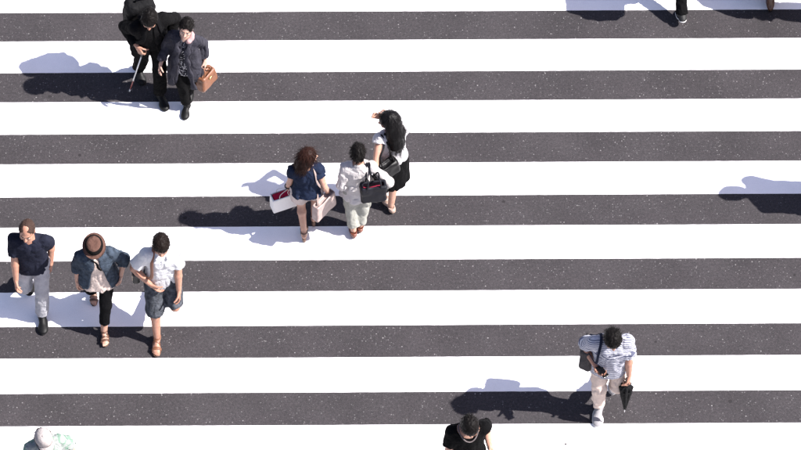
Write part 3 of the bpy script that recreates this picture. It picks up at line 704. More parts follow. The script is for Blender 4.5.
# --- the woman with the hat and the denim jacket
def woman_hat():
    S = skeleton('G', (103, 317), 1.53, 2, lean=6, chest=6, head=(-3, 10, 0), fem=True, bulk=1.10, sole=.02,
                 hands=dict(R=(77, 280, .74), L=(121, 275, .78)), feet=dict(L=(104, 330, None, 6, 0), R=(94, 289, None, 6, 16)), pole=dict(L=(-.25, -.6, -.8)))
    r = person(S, 'woman in brown hat and open denim jacket over cream top')
    make_body(S, r, 'light', dict(R=dict(curl=24), L=dict(curl=30)), bare_feet=True)
    make_hair(S, r, hair_mat('hair_dark_brown', (.018, .011, .008)), 'bob', 5, n=200, length=.04, down=.6, hat=True)
    garment(S, r, 'top', shirt_prims(S, hem=-.26, sleeve=0, collar=False, neck_r=.085, flare=1.22, vneck=.05), fabric('cream_blouse', (.505, .42, .375), crease=.7), disp=folds(S, .010, (15, 15, 3.5), 3, 6))
    jk = shirt_prims(S, hem=-.20, sleeve=1.32, ease=.016, neck_r=.09, flare=1.15, slv=(.074, .080), cuff=.066) + [jacket_cut(S, .06, high=.80, spread=.10)]
    garment(S, r, 'denim_jacket', jk, fabric('denim', (.050, .066, .090), var=.45, crease=.7, scale=20), disp=folds(S, .007, seed=4))
    garment(S, r, 'trousers', trouser_prims(S, .86, .088, .064, .054), fabric('black_cotton', BLACK, crease=.5), disp=folds(S, .004, (18, 18, 12), 5))
    V, F = tube(curve([S.neck + S.Fc * .085 - S.sp * .03 + S.Rc * .05, S.neck + S.Fc * .118 - S.sp * .06, S.neck + S.Fc * .14 - S.sp * .12 - S.Rc * .01, S.neck + S.Fc * .145 - S.sp * .17 - S.Rc * .04], 16), .012, 8, flat=(S.Fc, .3))
    link('neck_ribbon', V - S.base, F, fabric('black_cotton', BLACK), r)
    sandals(S, r, plain('brown_leather', (.10, .045, .025), .45), plain('cork_sole', (.09, .05, .03), .8), ((.125, .012), (.085, .010), (.04, .010)))
    # hat: crown, band, brim
    hb = [hell(S, (0, -.012, .052), (.098, .116, .088)), plane(HL(S, 0, 0, .045), -S.hu), hell(S, (0, -.01, .150), (.045, .06, .022), 's', k=.03)]
    V, F = sdf(hb, .005, lambda X: .002 * vnoise((X - S.hd) * 40)); hat = link('hat', V - S.base, F, fabric('hat_straw', (.125, .068, .053), crease=.8, weave=420), r)
    n = 40; VV, FF = [], []
    for zt in (0, 1):
        for ring, (q, dz) in enumerate(((.98, .0), (1.14, -.008), (1.32, -.022))):
            for j in range(n):
                w = 2 * math.pi * j / n; wv = .006 * math.sin(3 * w + 1)
                VV.append(HL(S, .098 * q * math.cos(w), -.012 + .116 * q * math.sin(w), .048 + dz + wv * (q - .9) * 2 - .004 * zt))
    for zt in (0, 1):
        for ring in range(2):
            for j in range(n):
                a = zt * 3 * n + ring * n + j; b = zt * 3 * n + ring * n + (j + 1) % n; f = (a, b, b + n, a + n); FF.append(f if zt else f[::-1])
    for ring in (0, 2):
        for j in range(n):
            a = ring * n + j; b = ring * n + (j + 1) % n; f = (a, b, b + 3 * n, a + 3 * n); FF.append(f if ring == 2 else f[::-1])
    link('brim', np.array(VV) - S.base, np.array(FF), MATS['hat_straw'], hat)
    bd = [hell(S, (0, -.012, .052), (.1015, .1195, .0915)), plane(HL(S, 0, 0, .048), -S.hu), plane(HL(S, 0, 0, .106), S.hu)]
    V, F = sdf(bd, .005); link('hat_band', V - S.base, F, fabric('black_ribbon', (.02, .018, .018)), hat)

# --- the man with the white polo and the denim shorts
def man_white_polo():
    S = skeleton('H', (166, 320), 1.62, 3, lean=4, chest=6, head=(-6, 14, 0), sole=.02, side=-2,
                 hands=dict(R=(150, 284, .88), L=(179, 292, .76)), feet=dict(R=(157, 337, None, 6, 0), L=(172, 284, .33, 3, 45)), pole=dict(R=(-.4, .9, -.2)))
    r = person(S, 'young man in white polo shirt, dark denim shorts and brown sandals')
    make_body(S, r, 'tan', dict(R=dict(curl=30, thumb=(.8, -.6, 0)), L=dict(curl=26)), bare_feet=True)
    make_hair(S, r, hair_mat('hair_black_brown', (.010, .007, .006)), 'short', 6, n=520, length=.06)
    o = shirt_prims(S, hem=-.20, sleeve=.74, vneck=.06, slv=(.076, .082), flare=1.05)
    for s in (-1, 1): o.append(cone(S.neck - S.sp * .008 + S.Rc * s * .06 + S.Fc * .0, S.neck - S.sp * .04 + S.Rc * s * .055 + S.Fc * .10, .016, .018, k=.006, flat=(nrm(S.sp + S.Fc * .4), 2.0)))
    sh = garment(S, r, 'polo_shirt', o, fabric('white_pique', (.58, .58, .59), var=.03, crease=.6), disp=folds(S, .007, seed=7))
    for i in range(3):
        c = S.neck + S.Fc * (.112 + .006 * i) * S.k - S.sp * (.07 + .035 * i); V, F = sdf([ell(c, (.006, .006, .004))], .0022); link('button', V - S.base, F, plain('shirt_button', (.55, .54, .52), .4), sh)
    garment(S, r, 'denim_shorts', trouser_prims(S, dict(R=.56, L=.47), .104, .094, .090), fabric('dark_denim', (.075, .082, .095), var=.55, crease=.8, scale=18), disp=folds(S, .007, (18, 18, 9), 8))
    sandals(S, r, plain('tan_strap', (.19, .075, .035), .5), plain('sandal_sole', (.10, .05, .03), .8), ((.12, .016), (.05, .012)))
    # crossbody bag behind the right hip, with a tan strap
    c = S.pel + S.R * .27 - S.F * .03 - Z3 * .02
    bag = empty('shoulder_bag', c, 'small black and cream pouch hanging at hip of young man in white polo', 'bag')
    R = np.stack([S.F, S.R, Z3]); V, F = sdf([rbox(c, (.085, .035, .085), R, .022)], .005, lambda X: .004 * vnoise((X - c) * 30)); link('pouch', V - c, F, plain('black_nylon', (.018, .017, .018), .6), bag)
    V, F = sdf([rbox(c + S.R * .034 + Z3 * .02, (.075, .010, .05), R, .009)], .005); link('flap', V - c, F, plain('cream_leather', (.42, .33, .25), .5), bag)
    k = S.k; pts = [c - S.F * .06 + Z3 * .07 - S.R * .01, S.sh['R'] - S.Fc * .125 - S.sp * .15 - S.Rc * .03, S.sh['R'] - S.Fc * .06 + S.sp * .068 - S.Rc * .085, S.sh['R'] + S.Fc * .03 + S.sp * .066 - S.Rc * .075, S.sh['R'] + S.Fc * .105 - S.sp * .06 - S.Rc * .045, S.pel + S.sp * .16 + S.Fc * .13 + S.Rc * .13, c + S.F * .06 + Z3 * .07 - S.R * .01]
    V, F = tube(curve(pts, 42), .019, 8, flat=(lambda p: p - (S.pel + S.sp * min((p - S.pel) @ S.sp, .30)), .16)); link('strap', V - c, F, plain('tan_leather', (.24, .085, .04), .5), bag)

# --- the man with the striped shirt
def stripes_second(t, c, co):
    at = t.nodes.new('ShaderNodeAttribute'); at.attribute_name = 'along'
    m = N(t, 'ShaderNodeMath', _operation='MULTIPLY'); m.inputs[1].default_value = 1 / .0285; t.links.new(at.outputs['Fac'], m.inputs[0])
    f = N(t, 'ShaderNodeMath', _operation='FRACT'); t.links.new(m.outputs[0], f.inputs[0])
    g = N(t, 'ShaderNodeMath', _operation='LESS_THAN'); g.inputs[1].default_value = .40; t.links.new(f.outputs[0], g.inputs[0])
    return mix(t, g.outputs[0], c, (.10, .108, .16, 1))
def man_striped():
    S = skeleton('I', (605, 410), 1.70, -3, lean=8, chest=4, head=(6, 28, 0),
                 hands=dict(R=(596, 366, .99), L=(629, 375, .83)), feet=dict(R=(599, 406, None, 5, 0), L=(614, 374, .22, 3, 35)), pole=dict(R=(-.7, .5, -.5)))
    hs = dict(R=dict(curl=30, dir=(.8, -.5, .1), thumb=(.1, 1, .15), curls=[34, 34, 34, 38], tcurl=22), L=dict(curl=62, curls=[62, 62, 62, 62], tcurl=35))
    r = person(S, 'man in blue and white striped T-shirt and beige trousers looking at phone')
    make_body(S, r, 'tan', hs); make_hair(S, r, hair_mat('hair_black', (.006, .0052, .005)), 'short', 9, n=620, length=.065)
    garment(S, r, 'striped_shirt', shirt_prims(S, hem=-.24, sleeve=.74, collar=True, slv=(.078, .084), flare=1.08), fabric('striped_jersey', (.51, .515, .56), var=.04, crease=.6, second=stripes_second), h=.007, disp=folds(S, .006, seed=10), coord=True)
    garment(S, r, 'trousers', trouser_prims(S, .95, .094, .070, .060), fabric('beige_chino', (.60, .49, .425), crease=.6), disp=folds(S, .009, (16, 16, 11), 11))
    shoes(S, r, fabric('grey_knit', (.34, .33, .34), crease=.3), plain('white_rubber', (.68, .67, .66), .6), name='sneaker')
    w = plain('lace_white', (.7, .7, .7), .7)
    # phone
    g = grip(S, 'R', hs['R']); d, t, n = hand_frame(S, 'R', hs['R'])
    c = g + n * .004 + d * .0; Rm = np.stack([nrm(np.cross(d, nrm(n + Z3 * .0))), d, n]); ph = tag(None or link('phone', *[x for x in (lambda q: (q[0] - c, q[1]))(sdf([rbox(c, (.036, .074, .0046), Rm, .0042)], .0024))], plain('phone_glass', (.006, .006, .008), .12)), 'black smartphone held by man in striped T-shirt', 'phone'); ph.location = c
    # folded umbrella hanging from the left hand
    g = grip(S, 'L', hs['L']); top = g + Z3 * .03; tip = P(624.5, 412, .30)
    ax = nrm(tip - top); u = nrm(np.cross(ax, Z3 + A3(.3, .2, 0))); v = np.cross(ax, u)
    um = empty('umbrella', top, 'folded black umbrella held by man in striped T-shirt', 'umbrella')
    L = np.linalg.norm(tip - top)
    V, F = sdf([cone(top - ax * .03, top + ax * .075, .0135, .0135)], .004); link('handle', V - top, F, plain('black_plastic', (.015, .015, .016), .4), um)
    VV, FF = [], []; n = 48; st = np.linspace(.07, L - .05, 16)
    for i, q in enumerate(st):
        f = i / 15; rr = (.020 + .024 * math.sin(math.pi * min(1, (1 - f) * .60 + .0) ) ) * 1.3 * (1.15 - .65 * f) if f > .06 else .036
        for j in range(n):
            w_ = 2 * math.pi * j / n; pl = 1 + .22 * math.sin(8 * w_ + 2.4 * f) + .06 * math.sin(19 * w_ + f * 9)
            VV.append(top + ax * (q + (.012 * math.sin(8 * w_) if i == 0 else 0)) + (u * math.cos(w_) + v * math.sin(w_)) * rr * pl)
    for i in range(15):
        for j in range(n): FF.append((i * n + j, i * n + (j + 1) % n, (i + 1) * n + (j + 1) % n, (i + 1) * n + j))
    a, b = len(VV), len(VV) + 1; VV += [top + ax * (st[0] - .002), top + ax * st[-1]]
    for j in range(0, n, 2): FF.append((a, (j + 2) % n, j + 1, j)); FF.append((b, 15 * n + j, 15 * n + j + 1, 15 * n + (j + 2) % n))
    link('canopy', np.array(VV) - top, np.array(FF), fabric('umbrella_cloth', (.010, .010, .012), rough=.75, crease=.4, spec=.15), um)
    V, F = tube([top + ax * (L - .06), top + ax * (L - .02), tip], [.006, .005, .004], 8); link('tip', V - top, F, plain('steel', (.55, .55, .56), .3, metal=.9), um)
    pts = [top + ax * .15 + (u * math.cos(w_) + v * math.sin(w_)) * .060 for w_ in np.linspace(0, 2 * math.pi, 18, endpoint=False)]
    V, F = tube(pts, .010, 8, flat=(lambda p: p - top - ax * .15, .2), closed=True); link('tie_strap', V - top, F, MATS['umbrella_cloth'], um)
    # grey tote on the right shoulder
    c = S.pel + S.R * .215 - S.F * .08 + Z3 * .045; R = np.stack([nrm(S.F + S.R * .25), nrm(S.R - S.F * .25), Z3])
    bag = empty('tote_bag', c, 'grey cloth shoulder bag worn by man in striped T-shirt', 'bag')
    V, F = sdf([rbox(c, (.15, .065, .155), R, .04, taper=.08), rbox(c + Z3 * .155, (.11, .022, .03), R, .015, 's', .01)], .007, lambda X: .010 * vnoise((X - c) * A3(14, 14, 7)))
    link('bag_body', V - c, F, fabric('grey_canvas', (.085, .078, .078), crease=.7), bag)
    nav = fabric('navy_webbing', (.02, .024, .045))
    k = S.k; pts = [c - S.F * .10 + Z3 * .15, S.sh['R'] - S.Fc * .13 - S.sp * .12 - S.Rc * .02, S.sh['R'] - S.Fc * .055 + S.sp * .07 - S.Rc * .07, S.sh['R'] + S.Fc * .04 + S.sp * .068 - S.Rc * .065, S.sh['R'] + S.Fc * .115 - S.sp * .05 - S.Rc * .04, S.pel + S.sp * .22 + S.Fc * .12 + S.Rc * .15, c + S.F * .12 + Z3 * .15]
    V, F = tube(curve(pts, 42), .016, 8, flat=(lambda p: p - (S.pel + S.sp * min((p - S.pel) @ S.sp, .30)), .18)); link('strap', V - c, F, nav, bag)

# --- the man with the backpack and white cane
def man_cane():
    S = skeleton('A', (153, 88), 1.58, 18, lean=13, chest=4, side=0, head=(-22, 16, 0),
                 hands=dict(R=(137, 46, .95), L=(171, 37, .84)), feet=dict(L=(160, 94, None, 6, 0), R=(139, 67, None, 6, 14)), pole=dict(R=(-.9, .25, -.5), L=(-.6, -.8, -.2)), bulk=1.0)
    hs = dict(R=dict(curl=60, dir=(.7, -.2, -.6), thumb=(.5, -.3, .8), tcurl=30), L=dict(curl=18, dir=(.5, -.8, -.25), thumb=(.7, .3, .6)))
    r = person(S, 'man in black jacket and trousers wearing backpack and holding white cane')
    make_body(S, r, 'tan', hs); make_hair(S, r, hair_mat('hair_black', (.006, .0052, .005)), 'short', 12, n=500, length=.05)
    garment(S, r, 'shirt', shirt_prims(S, hem=-.05, sleeve=0, neck_r=.06), fabric('black_shirt', (.014, .014, .015)), h=.011)
    jk = shirt_prims(S, hem=-.33, sleeve=1.88, ease=.014, neck_r=.082, flare=1.12, slv=(.078, .078), cuff=.056) + [jacket_cut(S, .02, high=.82, spread=.045)]
    garment(S, r, 'jacket', jk, fabric('black_wool', (.016, .0155, .017), crease=.8), disp=folds(S, .007, seed=13))
    garment(S, r, 'trousers', trouser_prims(S, .95, .098, .076, .076), fabric('black_twill', (.013, .013, .014)), disp=folds(S, .006, (18, 18, 9), 14))
    shoes(S, r, plain('black_leather', (.012, .012, .013), .55, .2), plain('black_rubber', (.015, .015, .016), .8))
    # cane
    g = grip(S, 'R', hs['R']); tip = P(129.5, 91.5, .02); ax = nrm(tip - g); L = np.linalg.norm(tip - g)
    cn = empty('white_cane', g, 'thin white walking cane held by man in black jacket', 'cane')
    def seg(a, b, ra, rb, nm, mat):
        V, F = tube([g + ax * a, g + ax * (a + b) / 2, g + ax * b], [ra, (ra + rb) / 2, rb], 10); link(nm, V - g, F, mat, cn)
    seg(-.07, .10, .012, .011, 'handle', plain('black_plastic', (.015, .015, .016), .4))
    seg(.10, L * .72, .0078, .007, 'shaft', plain('white_lacquer', (.75, .75, .74), .35, var=.03))
    seg(L * .72, L - .05, .0072, .0068, 'shaft', plain('red_lacquer', (.30, .09, .08), .4))
    seg(L - .05, L, .010, .009, 'tip', plain('white_nylon', (.7, .7, .68), .5))
    # backpack
    c = S.pel + S.sp * .30 * S.k - S.Fc * .235 + S.Rc * .03; R = np.stack([S.Rc, S.Fc, S.sp])
    bp = empty('backpack', c, 'bulky black backpack on back of man with white cane', 'backpack')
    V, F = sdf([rbox(c, (.165, .105, .24), R, .07), rbox(c - S.Fc * .10 - S.sp * .07, (.125, .045, .13), R, .035, k=.02), rbox(c + S.sp * .20, (.14, .095, .06), R, .05, k=.02)], .008, lambda X: .010 * vnoise((X - c) * 12) + .004 * vnoise((X - c) * 30))
    link('pack_body', V - c, F, fabric('black_cordura', (.016, .016, .018), rough=.75, crease=.6, spec=.12), bp)
    web = fabric('black_webbing', (.018, .018, .02))
    for s, q in ((1, 'R'), (-1, 'L')):
        pts = [c + S.sp * .17 + S.Rc * (s * .08 - .03) + S.Fc * .09, S.sh[q] - S.Fc * .07 + S.sp * .075 - S.Rc * s * .08, S.sh[q] + S.Fc * .03 + S.sp * .085 - S.Rc * s * .075, S.sh[q] + S.Fc * .115 - S.sp * .03 - S.Rc * s * .055, S.sh[q] + S.Fc * .11 - S.sp * .16 - S.Rc * s * .02, S.pel + S.sp * .17 + S.Rc * s * .19 + S.Fc * .02, c - S.sp * .18 + S.Rc * s * .14 + S.Fc * .07]
        V, F = tube(curve(pts, 42), .026, 8, flat=(lambda p: p - (S.pel + S.sp * min((p - S.pel) @ S.sp, .33)), .22)); link('shoulder_strap', V - c, F, web, bp)
    V, F = tube(curve([c + S.sp * .245 + S.Rc * .05, c + S.sp * .30 + S.Rc * .03, c + S.sp * .30 - S.Rc * .03, c + S.sp * .245 - S.Rc * .05], 12), .009, 8); link('grab_handle', V - c, F, web, bp)
    V, F = tube(curve([c + S.sp * .16 - S.Fc * .11 + S.Rc * .14, c + S.sp * .2 - S.Fc * .105, c + S.sp * .16 - S.Fc * .11 - S.Rc * .14], 16), .005, 6); link('zip', V - c, F, plain('zip_grey', (.12, .12, .13), .4), bp)

def dots_second(t, c, co):
    v = N(t, 'ShaderNodeTexVoronoi', Scale=46.0); t.links.new(co, v.inputs['Vector'])
    g = N(t, 'ShaderNodeMath', _operation='LESS_THAN'); g.inputs[1].default_value = .36; t.links.new(v.outputs['Distance'], g.inputs[0])
    return mix(t, g.outputs[0], c, (.55, .54, .55, 1))
# --- the woman in the long grey cardigan with a brown handbag
def woman_cardigan():
    S = skeleton('B', (189, 100), 1.42, -8, lean=4, chest=-4, side=-2, head=(6, -8, -10), fem=True, bulk=1.0,
                 hands=dict(R=(161, 63, .76), L=(205, 60, .71)), feet=dict(R=(187, 105, None, 4, 0), L=(190, 88, None, 4, 14)), pole=dict(L=(-1, -.1, -.2)))
    hs = dict(R=dict(curl=28), L=dict(curl=62, tcurl=30))
    r = person(S, 'woman in long dark grey cardigan and patterned tunic with short black hair')
    make_body(S, r, 'pale', hs); make_hair(S, r, hair_mat('hair_black', (.006, .0052, .005)), 'short', 15, n=420, length=.045, face=1.18)
    tun = shirt_prims(S, hem=-.40, sleeve=0, neck_r=.085, flare=1.15, vneck=.06, collar=False)
    garment(S, r, 'tunic', tun, fabric('dotted_tunic', (.03, .03, .04), second=dots_second), h=.010, disp=folds(S, .006, (16, 16, 4), 16, 5))
    jk = shirt_prims(S, hem=-.66, sleeve=1.86, ease=.012, neck_r=.088, flare=1.16, slv=(.072, .074), cuff=.058) + [jacket_cut(S, .02, high=.88, spread=.05)]
    jk += [cone(S.pel + A3(-.10, -.02, -.05), S.pel + A3(-.16, -.05, -.40), .07, .05, k=.06, cut=1)]
    garment(S, r, 'cardigan', jk, fabric('charcoal_knit', (.050, .049, .062), crease=.6, var=.2), disp=folds(S, .011, (14, 14, 3.5), 17, 14))
    # the draped front edge
    for s, a in ((1, .0), (-1, .03)):
        pts = [S.neck + S.Rc * s * .07 - S.sp * .005 + S.Fc * .03, S.neck + S.Rc * s * .065 + S.Fc * .115 - S.sp * .08, S.neck + S.Rc * s * .05 + S.Fc * .15 - S.sp * .2, S.pel + S.Rc * s * .07 + S.Fc * .17 + S.sp * .1, S.pel + S.Rc * s * .10 + S.Fc * .18 - S.sp * .1, S.pel + S.Rc * s * .13 + S.Fc * .18 - S.sp * .32]
        V, F = tube(curve(pts, 30), [.028 + .010 * math.sin(i * .9) for i in range(len(curve(pts, 30)))], 10, flat=(S.Fc, .45)); link('lapel', V - S.base, F, MATS['charcoal_knit'], r)
    garment(S, r, 'trousers', trouser_prims(S, .93, .090, .070, .068), fabric('black_twill', (.013, .013, .014)), h=.010)
    shoes(S, r, plain('black_leather', (.012, .012, .013), .55, .2), plain('black_rubber', (.015, .015, .016), .8))
    pts = [S.neck + S.sp * .02 + (S.Rc * math.cos(w) * .078 + S.Fc * (math.sin(w) * .085 + .008)) + S.sp * .018 * (-math.sin(w)) for w in np.linspace(-.5, math.pi * .9 + .6, 22)]
    pts = [S.neck + S.sp * (-.012 - .012 * math.sin(w)) + S.Rc * math.cos(w) * .080 + S.Fc * (math.sin(w) * .075 + .01) for w in np.linspace(math.pi - .9, math.pi + 1.5, 16)]
    V, F = sdf([cone(pts[i], pts[i + 1], .019 + .004 * math.sin(i * 1.7), .019 + .004 * math.sin(i * 1.7 + 1.7), k=.02) for i in range(15)], .007, lambda X: .006 * vnoise((X - S.base) * 28)); link('scarf', V - S.base, F, fabric('pink_scarf', (.50, .33, .33), crease=.8), r)
    # handbag
    g = grip(S, 'L', hs['L']); c = g - Z3 * .21 + S.R * -.02; R = np.stack([nrm(S.F + S.R * .5), nrm(S.R - S.F * .5), Z3])
    hb = empty('handbag', c, 'tan brown leather handbag held by woman in grey cardigan', 'handbag')
    lea = plain('cognac_leather', (.20, .078, .036), .5, scale=60)
    V, F = sdf([rbox(c, (.125, .065, .105), R, .03, taper=.10), rbox(c + Z3 * .105, (.085, .03, .03), R, .02, 's', .012)], .006, lambda X: .005 * vnoise((X - c) * 20)); link('bag_body', V - c, F, lea, hb)
    for s in (-1, 1):
        o = R[1] * s * .03; V, F = tube(curve([c + o + R[0] * .065 + Z3 * .08, c + o * .8 + R[0] * .045 + Z3 * .17, g + o * .15, c + o * .8 - R[0] * .045 + Z3 * .17, c + o - R[0] * .065 + Z3 * .08], 24), .0075, 8); link('handle', V - c, F, lea, hb)
    V, F = sdf([rbox(c + R[1] * -.066 + Z3 * .05, (.022, .006, .014), R, .004)], .003); link('clasp', V - c, F, plain('brass', (.6, .42, .18), .3, metal=.9), hb)

# --- the woman in the navy blouse and white shorts
def woman_navy_blouse():
    S = skeleton('C', (308, 234), 1.44, 178, lean=0, chest=4, head=(-72, 4, 0), fem=True, sole=.03, bulk=1.0,
                 hands=dict(L=(288, 186, .73), R=(328, 193, .74)), feet=dict(L=(304, 232, None, 4, 10), R=(314, 215, .13, 4, 10)))
    hs = dict(L=dict(curl=62, tcurl=30), R=dict(curl=55))
    r = person(S, 'woman in navy blouse and white shorts with long brown hair, seen from behind')
    make_body(S, r, 'light', hs, bare_feet=True)
    b = lambda x, y, z: HL(S, x, y, z)
    ex = [cone(b(0, -.05, 0), b(.01, -.080, -.12), .078, .070, k=.03), cone(b(.01, -.080, -.12), b(.0, -.085, -.23), .070, .045, k=.03), cone(b(-.03, -.06, -.05), b(-.05, -.07, -.20), .05, .035, k=.03), cone(b(.03, -.06, -.05), b(.06, -.06, -.18), .05, .03, k=.03)]
    make_hair(S, r, hair_mat('hair_brown', (.018, .0078, .006)), 'long', 18, ex, n=700, length=.11, down=.7)
    garment(S, r, 'blouse', shirt_prims(S, hem=.0, sleeve=.34, ease=.008, neck_r=.09, collar=False, flare=1.18, slv=(.070, .080)), fabric('navy_crepe', (.017, .025, .052), crease=.7), disp=folds(S, .009, (15, 15, 4), 19, 5))
    garment(S, r, 'shorts', trouser_prims(S, .27, .106, .108, .1, seat=1.04), fabric('white_cotton', (.51, .44, .42), var=.05), disp=folds(S, .005, seed=20))
    sandals(S, r, plain('brown_leather', (.10, .045, .025), .45), plain('heel_wood', (.12, .055, .03), .6), ((.125, .014),), heel=1)
    pts = [S.wr['L'] + (hand_frame(S, 'L', hs['L'])[1] * math.cos(w) + hand_frame(S, 'L', hs['L'])[2] * math.sin(w)) * .032 for w in np.linspace(0, 2 * math.pi, 16, endpoint=False)]
    V, F = tube(pts, .007, 8, closed=True); link('bracelet', V - S.base, F, plain('bracelet_dark', (.06, .045, .04), .3), r)
    # white paper bag with a red parcel
    g = grip(S, 'L', hs['L']); c = g - Z3 * .235 + S.R * -.075 + S.F * .0; ax = nrm(S.R + S.F * .45); R = np.stack([ax, nrm(np.cross(Z3, ax)), Z3])
    pb = empty('paper_bag', c, 'white paper carrier bag held by woman in navy blouse', 'bag')
    V, F = sdf([rbox(c, (.135, .058, .115), R, .008), rbox(c + Z3 * .03, (.121, .044, .12), R, .006, 's', 0)], .0055, lambda X: .002 * vnoise((X - c) * 14)); link('bag_body', V - c, F, fabric('white_paper', (.74, .73, .72), var=.02, crease=.25), pb)
    for s in (-1, 1):
        o = R[1] * s * .05; V, F = tube(curve([c + o + ax * .06 + Z3 * .10, c + o * .8 + ax * .04 + Z3 * .17, g + o * .1, c + o * .8 - ax * .04 + Z3 * .17, c + o - ax * .06 + Z3 * .10], 20), .004, 6); link('handle', V - c, F, fabric('cord', (.6, .58, .56)), pb)
    cp = c + Z3 * .055; V, F = sdf([rbox(cp, (.112, .037, .062), R, .010)], .006, lambda X: .003 * vnoise((X - c) * 25)); tag(link('parcel', V - cp, F, fabric('crimson_wrap', (.42, .015, .05), crease=.4)), 'crimson wrapped parcel inside the white paper carrier bag', 'parcel').location = cp
    # beige shoulder bag at the right hip
    c = S.pel + S.R * .185 - S.F * .09 - Z3 * .13; ax = nrm(S.F + S.R * .75); R = np.stack([ax, nrm(np.cross(Z3, ax)), Z3])
    sb = empty('shoulder_bag', c, 'pale pinkish beige shoulder bag at hip of woman in navy blouse', 'bag')
    V, F = sdf([rbox(c, (.155, .045, .125), R, .02, taper=.04), rbox(c + Z3 * .12, (.135, .026, .03), R, .012, 's', .006)], .006, lambda X: .005 * vnoise((X - c) * 16)); link('bag_body', V - c, F, plain('beige_leather', (.40, .30, .275), .5), sb)
    st = plain('beige_strap', (.32, .245, .225), .5)
    for s in (-1, 1):
        o = R[1] * s * .03
        pts = [c + ax * s * .10 + Z3 * .10, S.sh['R'] - S.Fc * s * .095 - S.sp * .16 + S.Rc * .0, S.sh['R'] - S.Fc * s * .075 - S.sp * .0 - S.Rc * .03, S.sh['R'] + S.sp * .072 - S.Rc * .05]
        V, F = tube(curve(pts, 24), .013, 8, flat=(lambda p: p - (S.pel + S.sp * min((p - S.pel) @ S.sp, .33)), .2)); link('strap', V - c, F, st, sb)

# --- the woman in the white shirt with the navy tote
def woman_white_shirt():
    S = skeleton('D', (359, 231), 1.43, 183, lean=0, chest=0, head=(-4, 8, 0), fem=True, bulk=1.08, sole=.0,
                 hands=dict(L=(342, 184, .76), R=(380, 188, .84)), feet=dict(L=(353.5, 230, None, 3, 12), R=(360, 225, None, 3, 8)), pole=dict(R=(-.6, .9, -.2)))
    hs = dict(L=dict(curl=35), R=dict(curl=50))
    r = person(S, 'woman in loose white shirt and pale sage trousers with short black hair')
    make_body(S, r, 'light', hs); make_hair(S, r, hair_mat('hair_black', (.006, .0052, .005)), 'short', 21, n=520, length=.055)
    garment(S, r, 'shirt', shirt_prims(S, hem=-.20, sleeve=1.45, ease=.008, neck_r=.075, flare=1.15, slv=(.068, .074), cuff=.062), fabric('offwhite_linen', (.505, .475, .465), var=.03, crease=.8), disp=folds(S, .011, (14, 14, 5), 22, 15))
    garment(S, r, 'trousers', trouser_prims(S, .92, .098, .080, .064), fabric('sage_cotton', (.38, .38, .34), crease=.6), disp=folds(S, .007, (18, 18, 6), 23))
    shoes(S, r, plain('brown_pump', (.16, .05, .03), .35), plain('brown_heel', (.10, .035, .022), .5), heel=1, low=True)
    # navy tote
    c = S.pel + S.R * .15 - S.F * .225 + Z3 * .245; ax = nrm(S.R + S.F * .12); R = np.stack([ax, nrm(np.cross(Z3, ax)), Z3])
    tb = empty('tote_bag', c, 'dark navy tote bag with red lining on woman in white shirt', 'bag')
    tp = .10
    V, F = sdf([rbox(c, (.138, .060, .135), R, .028, taper=-tp * .4), rbox(c + Z3 * .09, (.105, .022, .09), R, .012, 's', .012)], .0065, lambda X: .009 * vnoise((X - c) * 18)); link('bag_body', V - c, F, plain('navy_leather', (.016, .017, .029), .6, .2), tb)
    V, F = sdf([rbox(c + Z3 * .035, (.110, .026, .05), R, .012)], .0065, lambda X: .014 * vnoise((X - c) * 26)); link('lining', V - c, F, fabric('red_lining', (.24, .02, .045)), tb)
    for s in (-1, 1):
        pts = [c + ax * .06 + R[1] * s * .068 + Z3 * .08, c + ax * .05 + R[1] * s * .075 + Z3 * .20 + S.F * .03, S.sh['R'] - S.Fc * .11 - S.sp * .03 - S.Rc * (.02 + .02 * s), S.sh['R'] - S.Fc * .03 + S.sp * .082 - S.Rc * (.03 + .02 * s), S.sh['R'] + S.Fc * .06 + S.sp * .06 - S.Rc * .02, S.sh['R'] + S.Fc * .09 - S.sp * .10 + S.Rc * .03, c - ax * .0 + S.R * .03 + R[1] * s * .068 + Z3 * .10 + S.F * .04]
        pts = [c + ax * .075 + R[1] * s * .056 + Z3 * .09, c + ax * .06 + R[1] * s * .05 + Z3 * .22 + S.F * .03, S.sh['R'] - S.Fc * .10 - S.sp * .04 + S.Rc * .005, S.sh['R'] - S.Fc * .015 + S.sp * .084 - S.Rc * (.03 + .012 * s), S.sh['R'] - S.Fc * .105 - S.sp * .04 - S.Rc * .055, c - ax * .06 + R[1] * s * .05 + Z3 * .22 + S.F * .03, c - ax * .075 + R[1] * s * .056 + Z3 * .09]
        V, F = tube(curve(pts, 42), .0085, 8); link('handle', V - c, F, MATS['navy_leather'], tb)

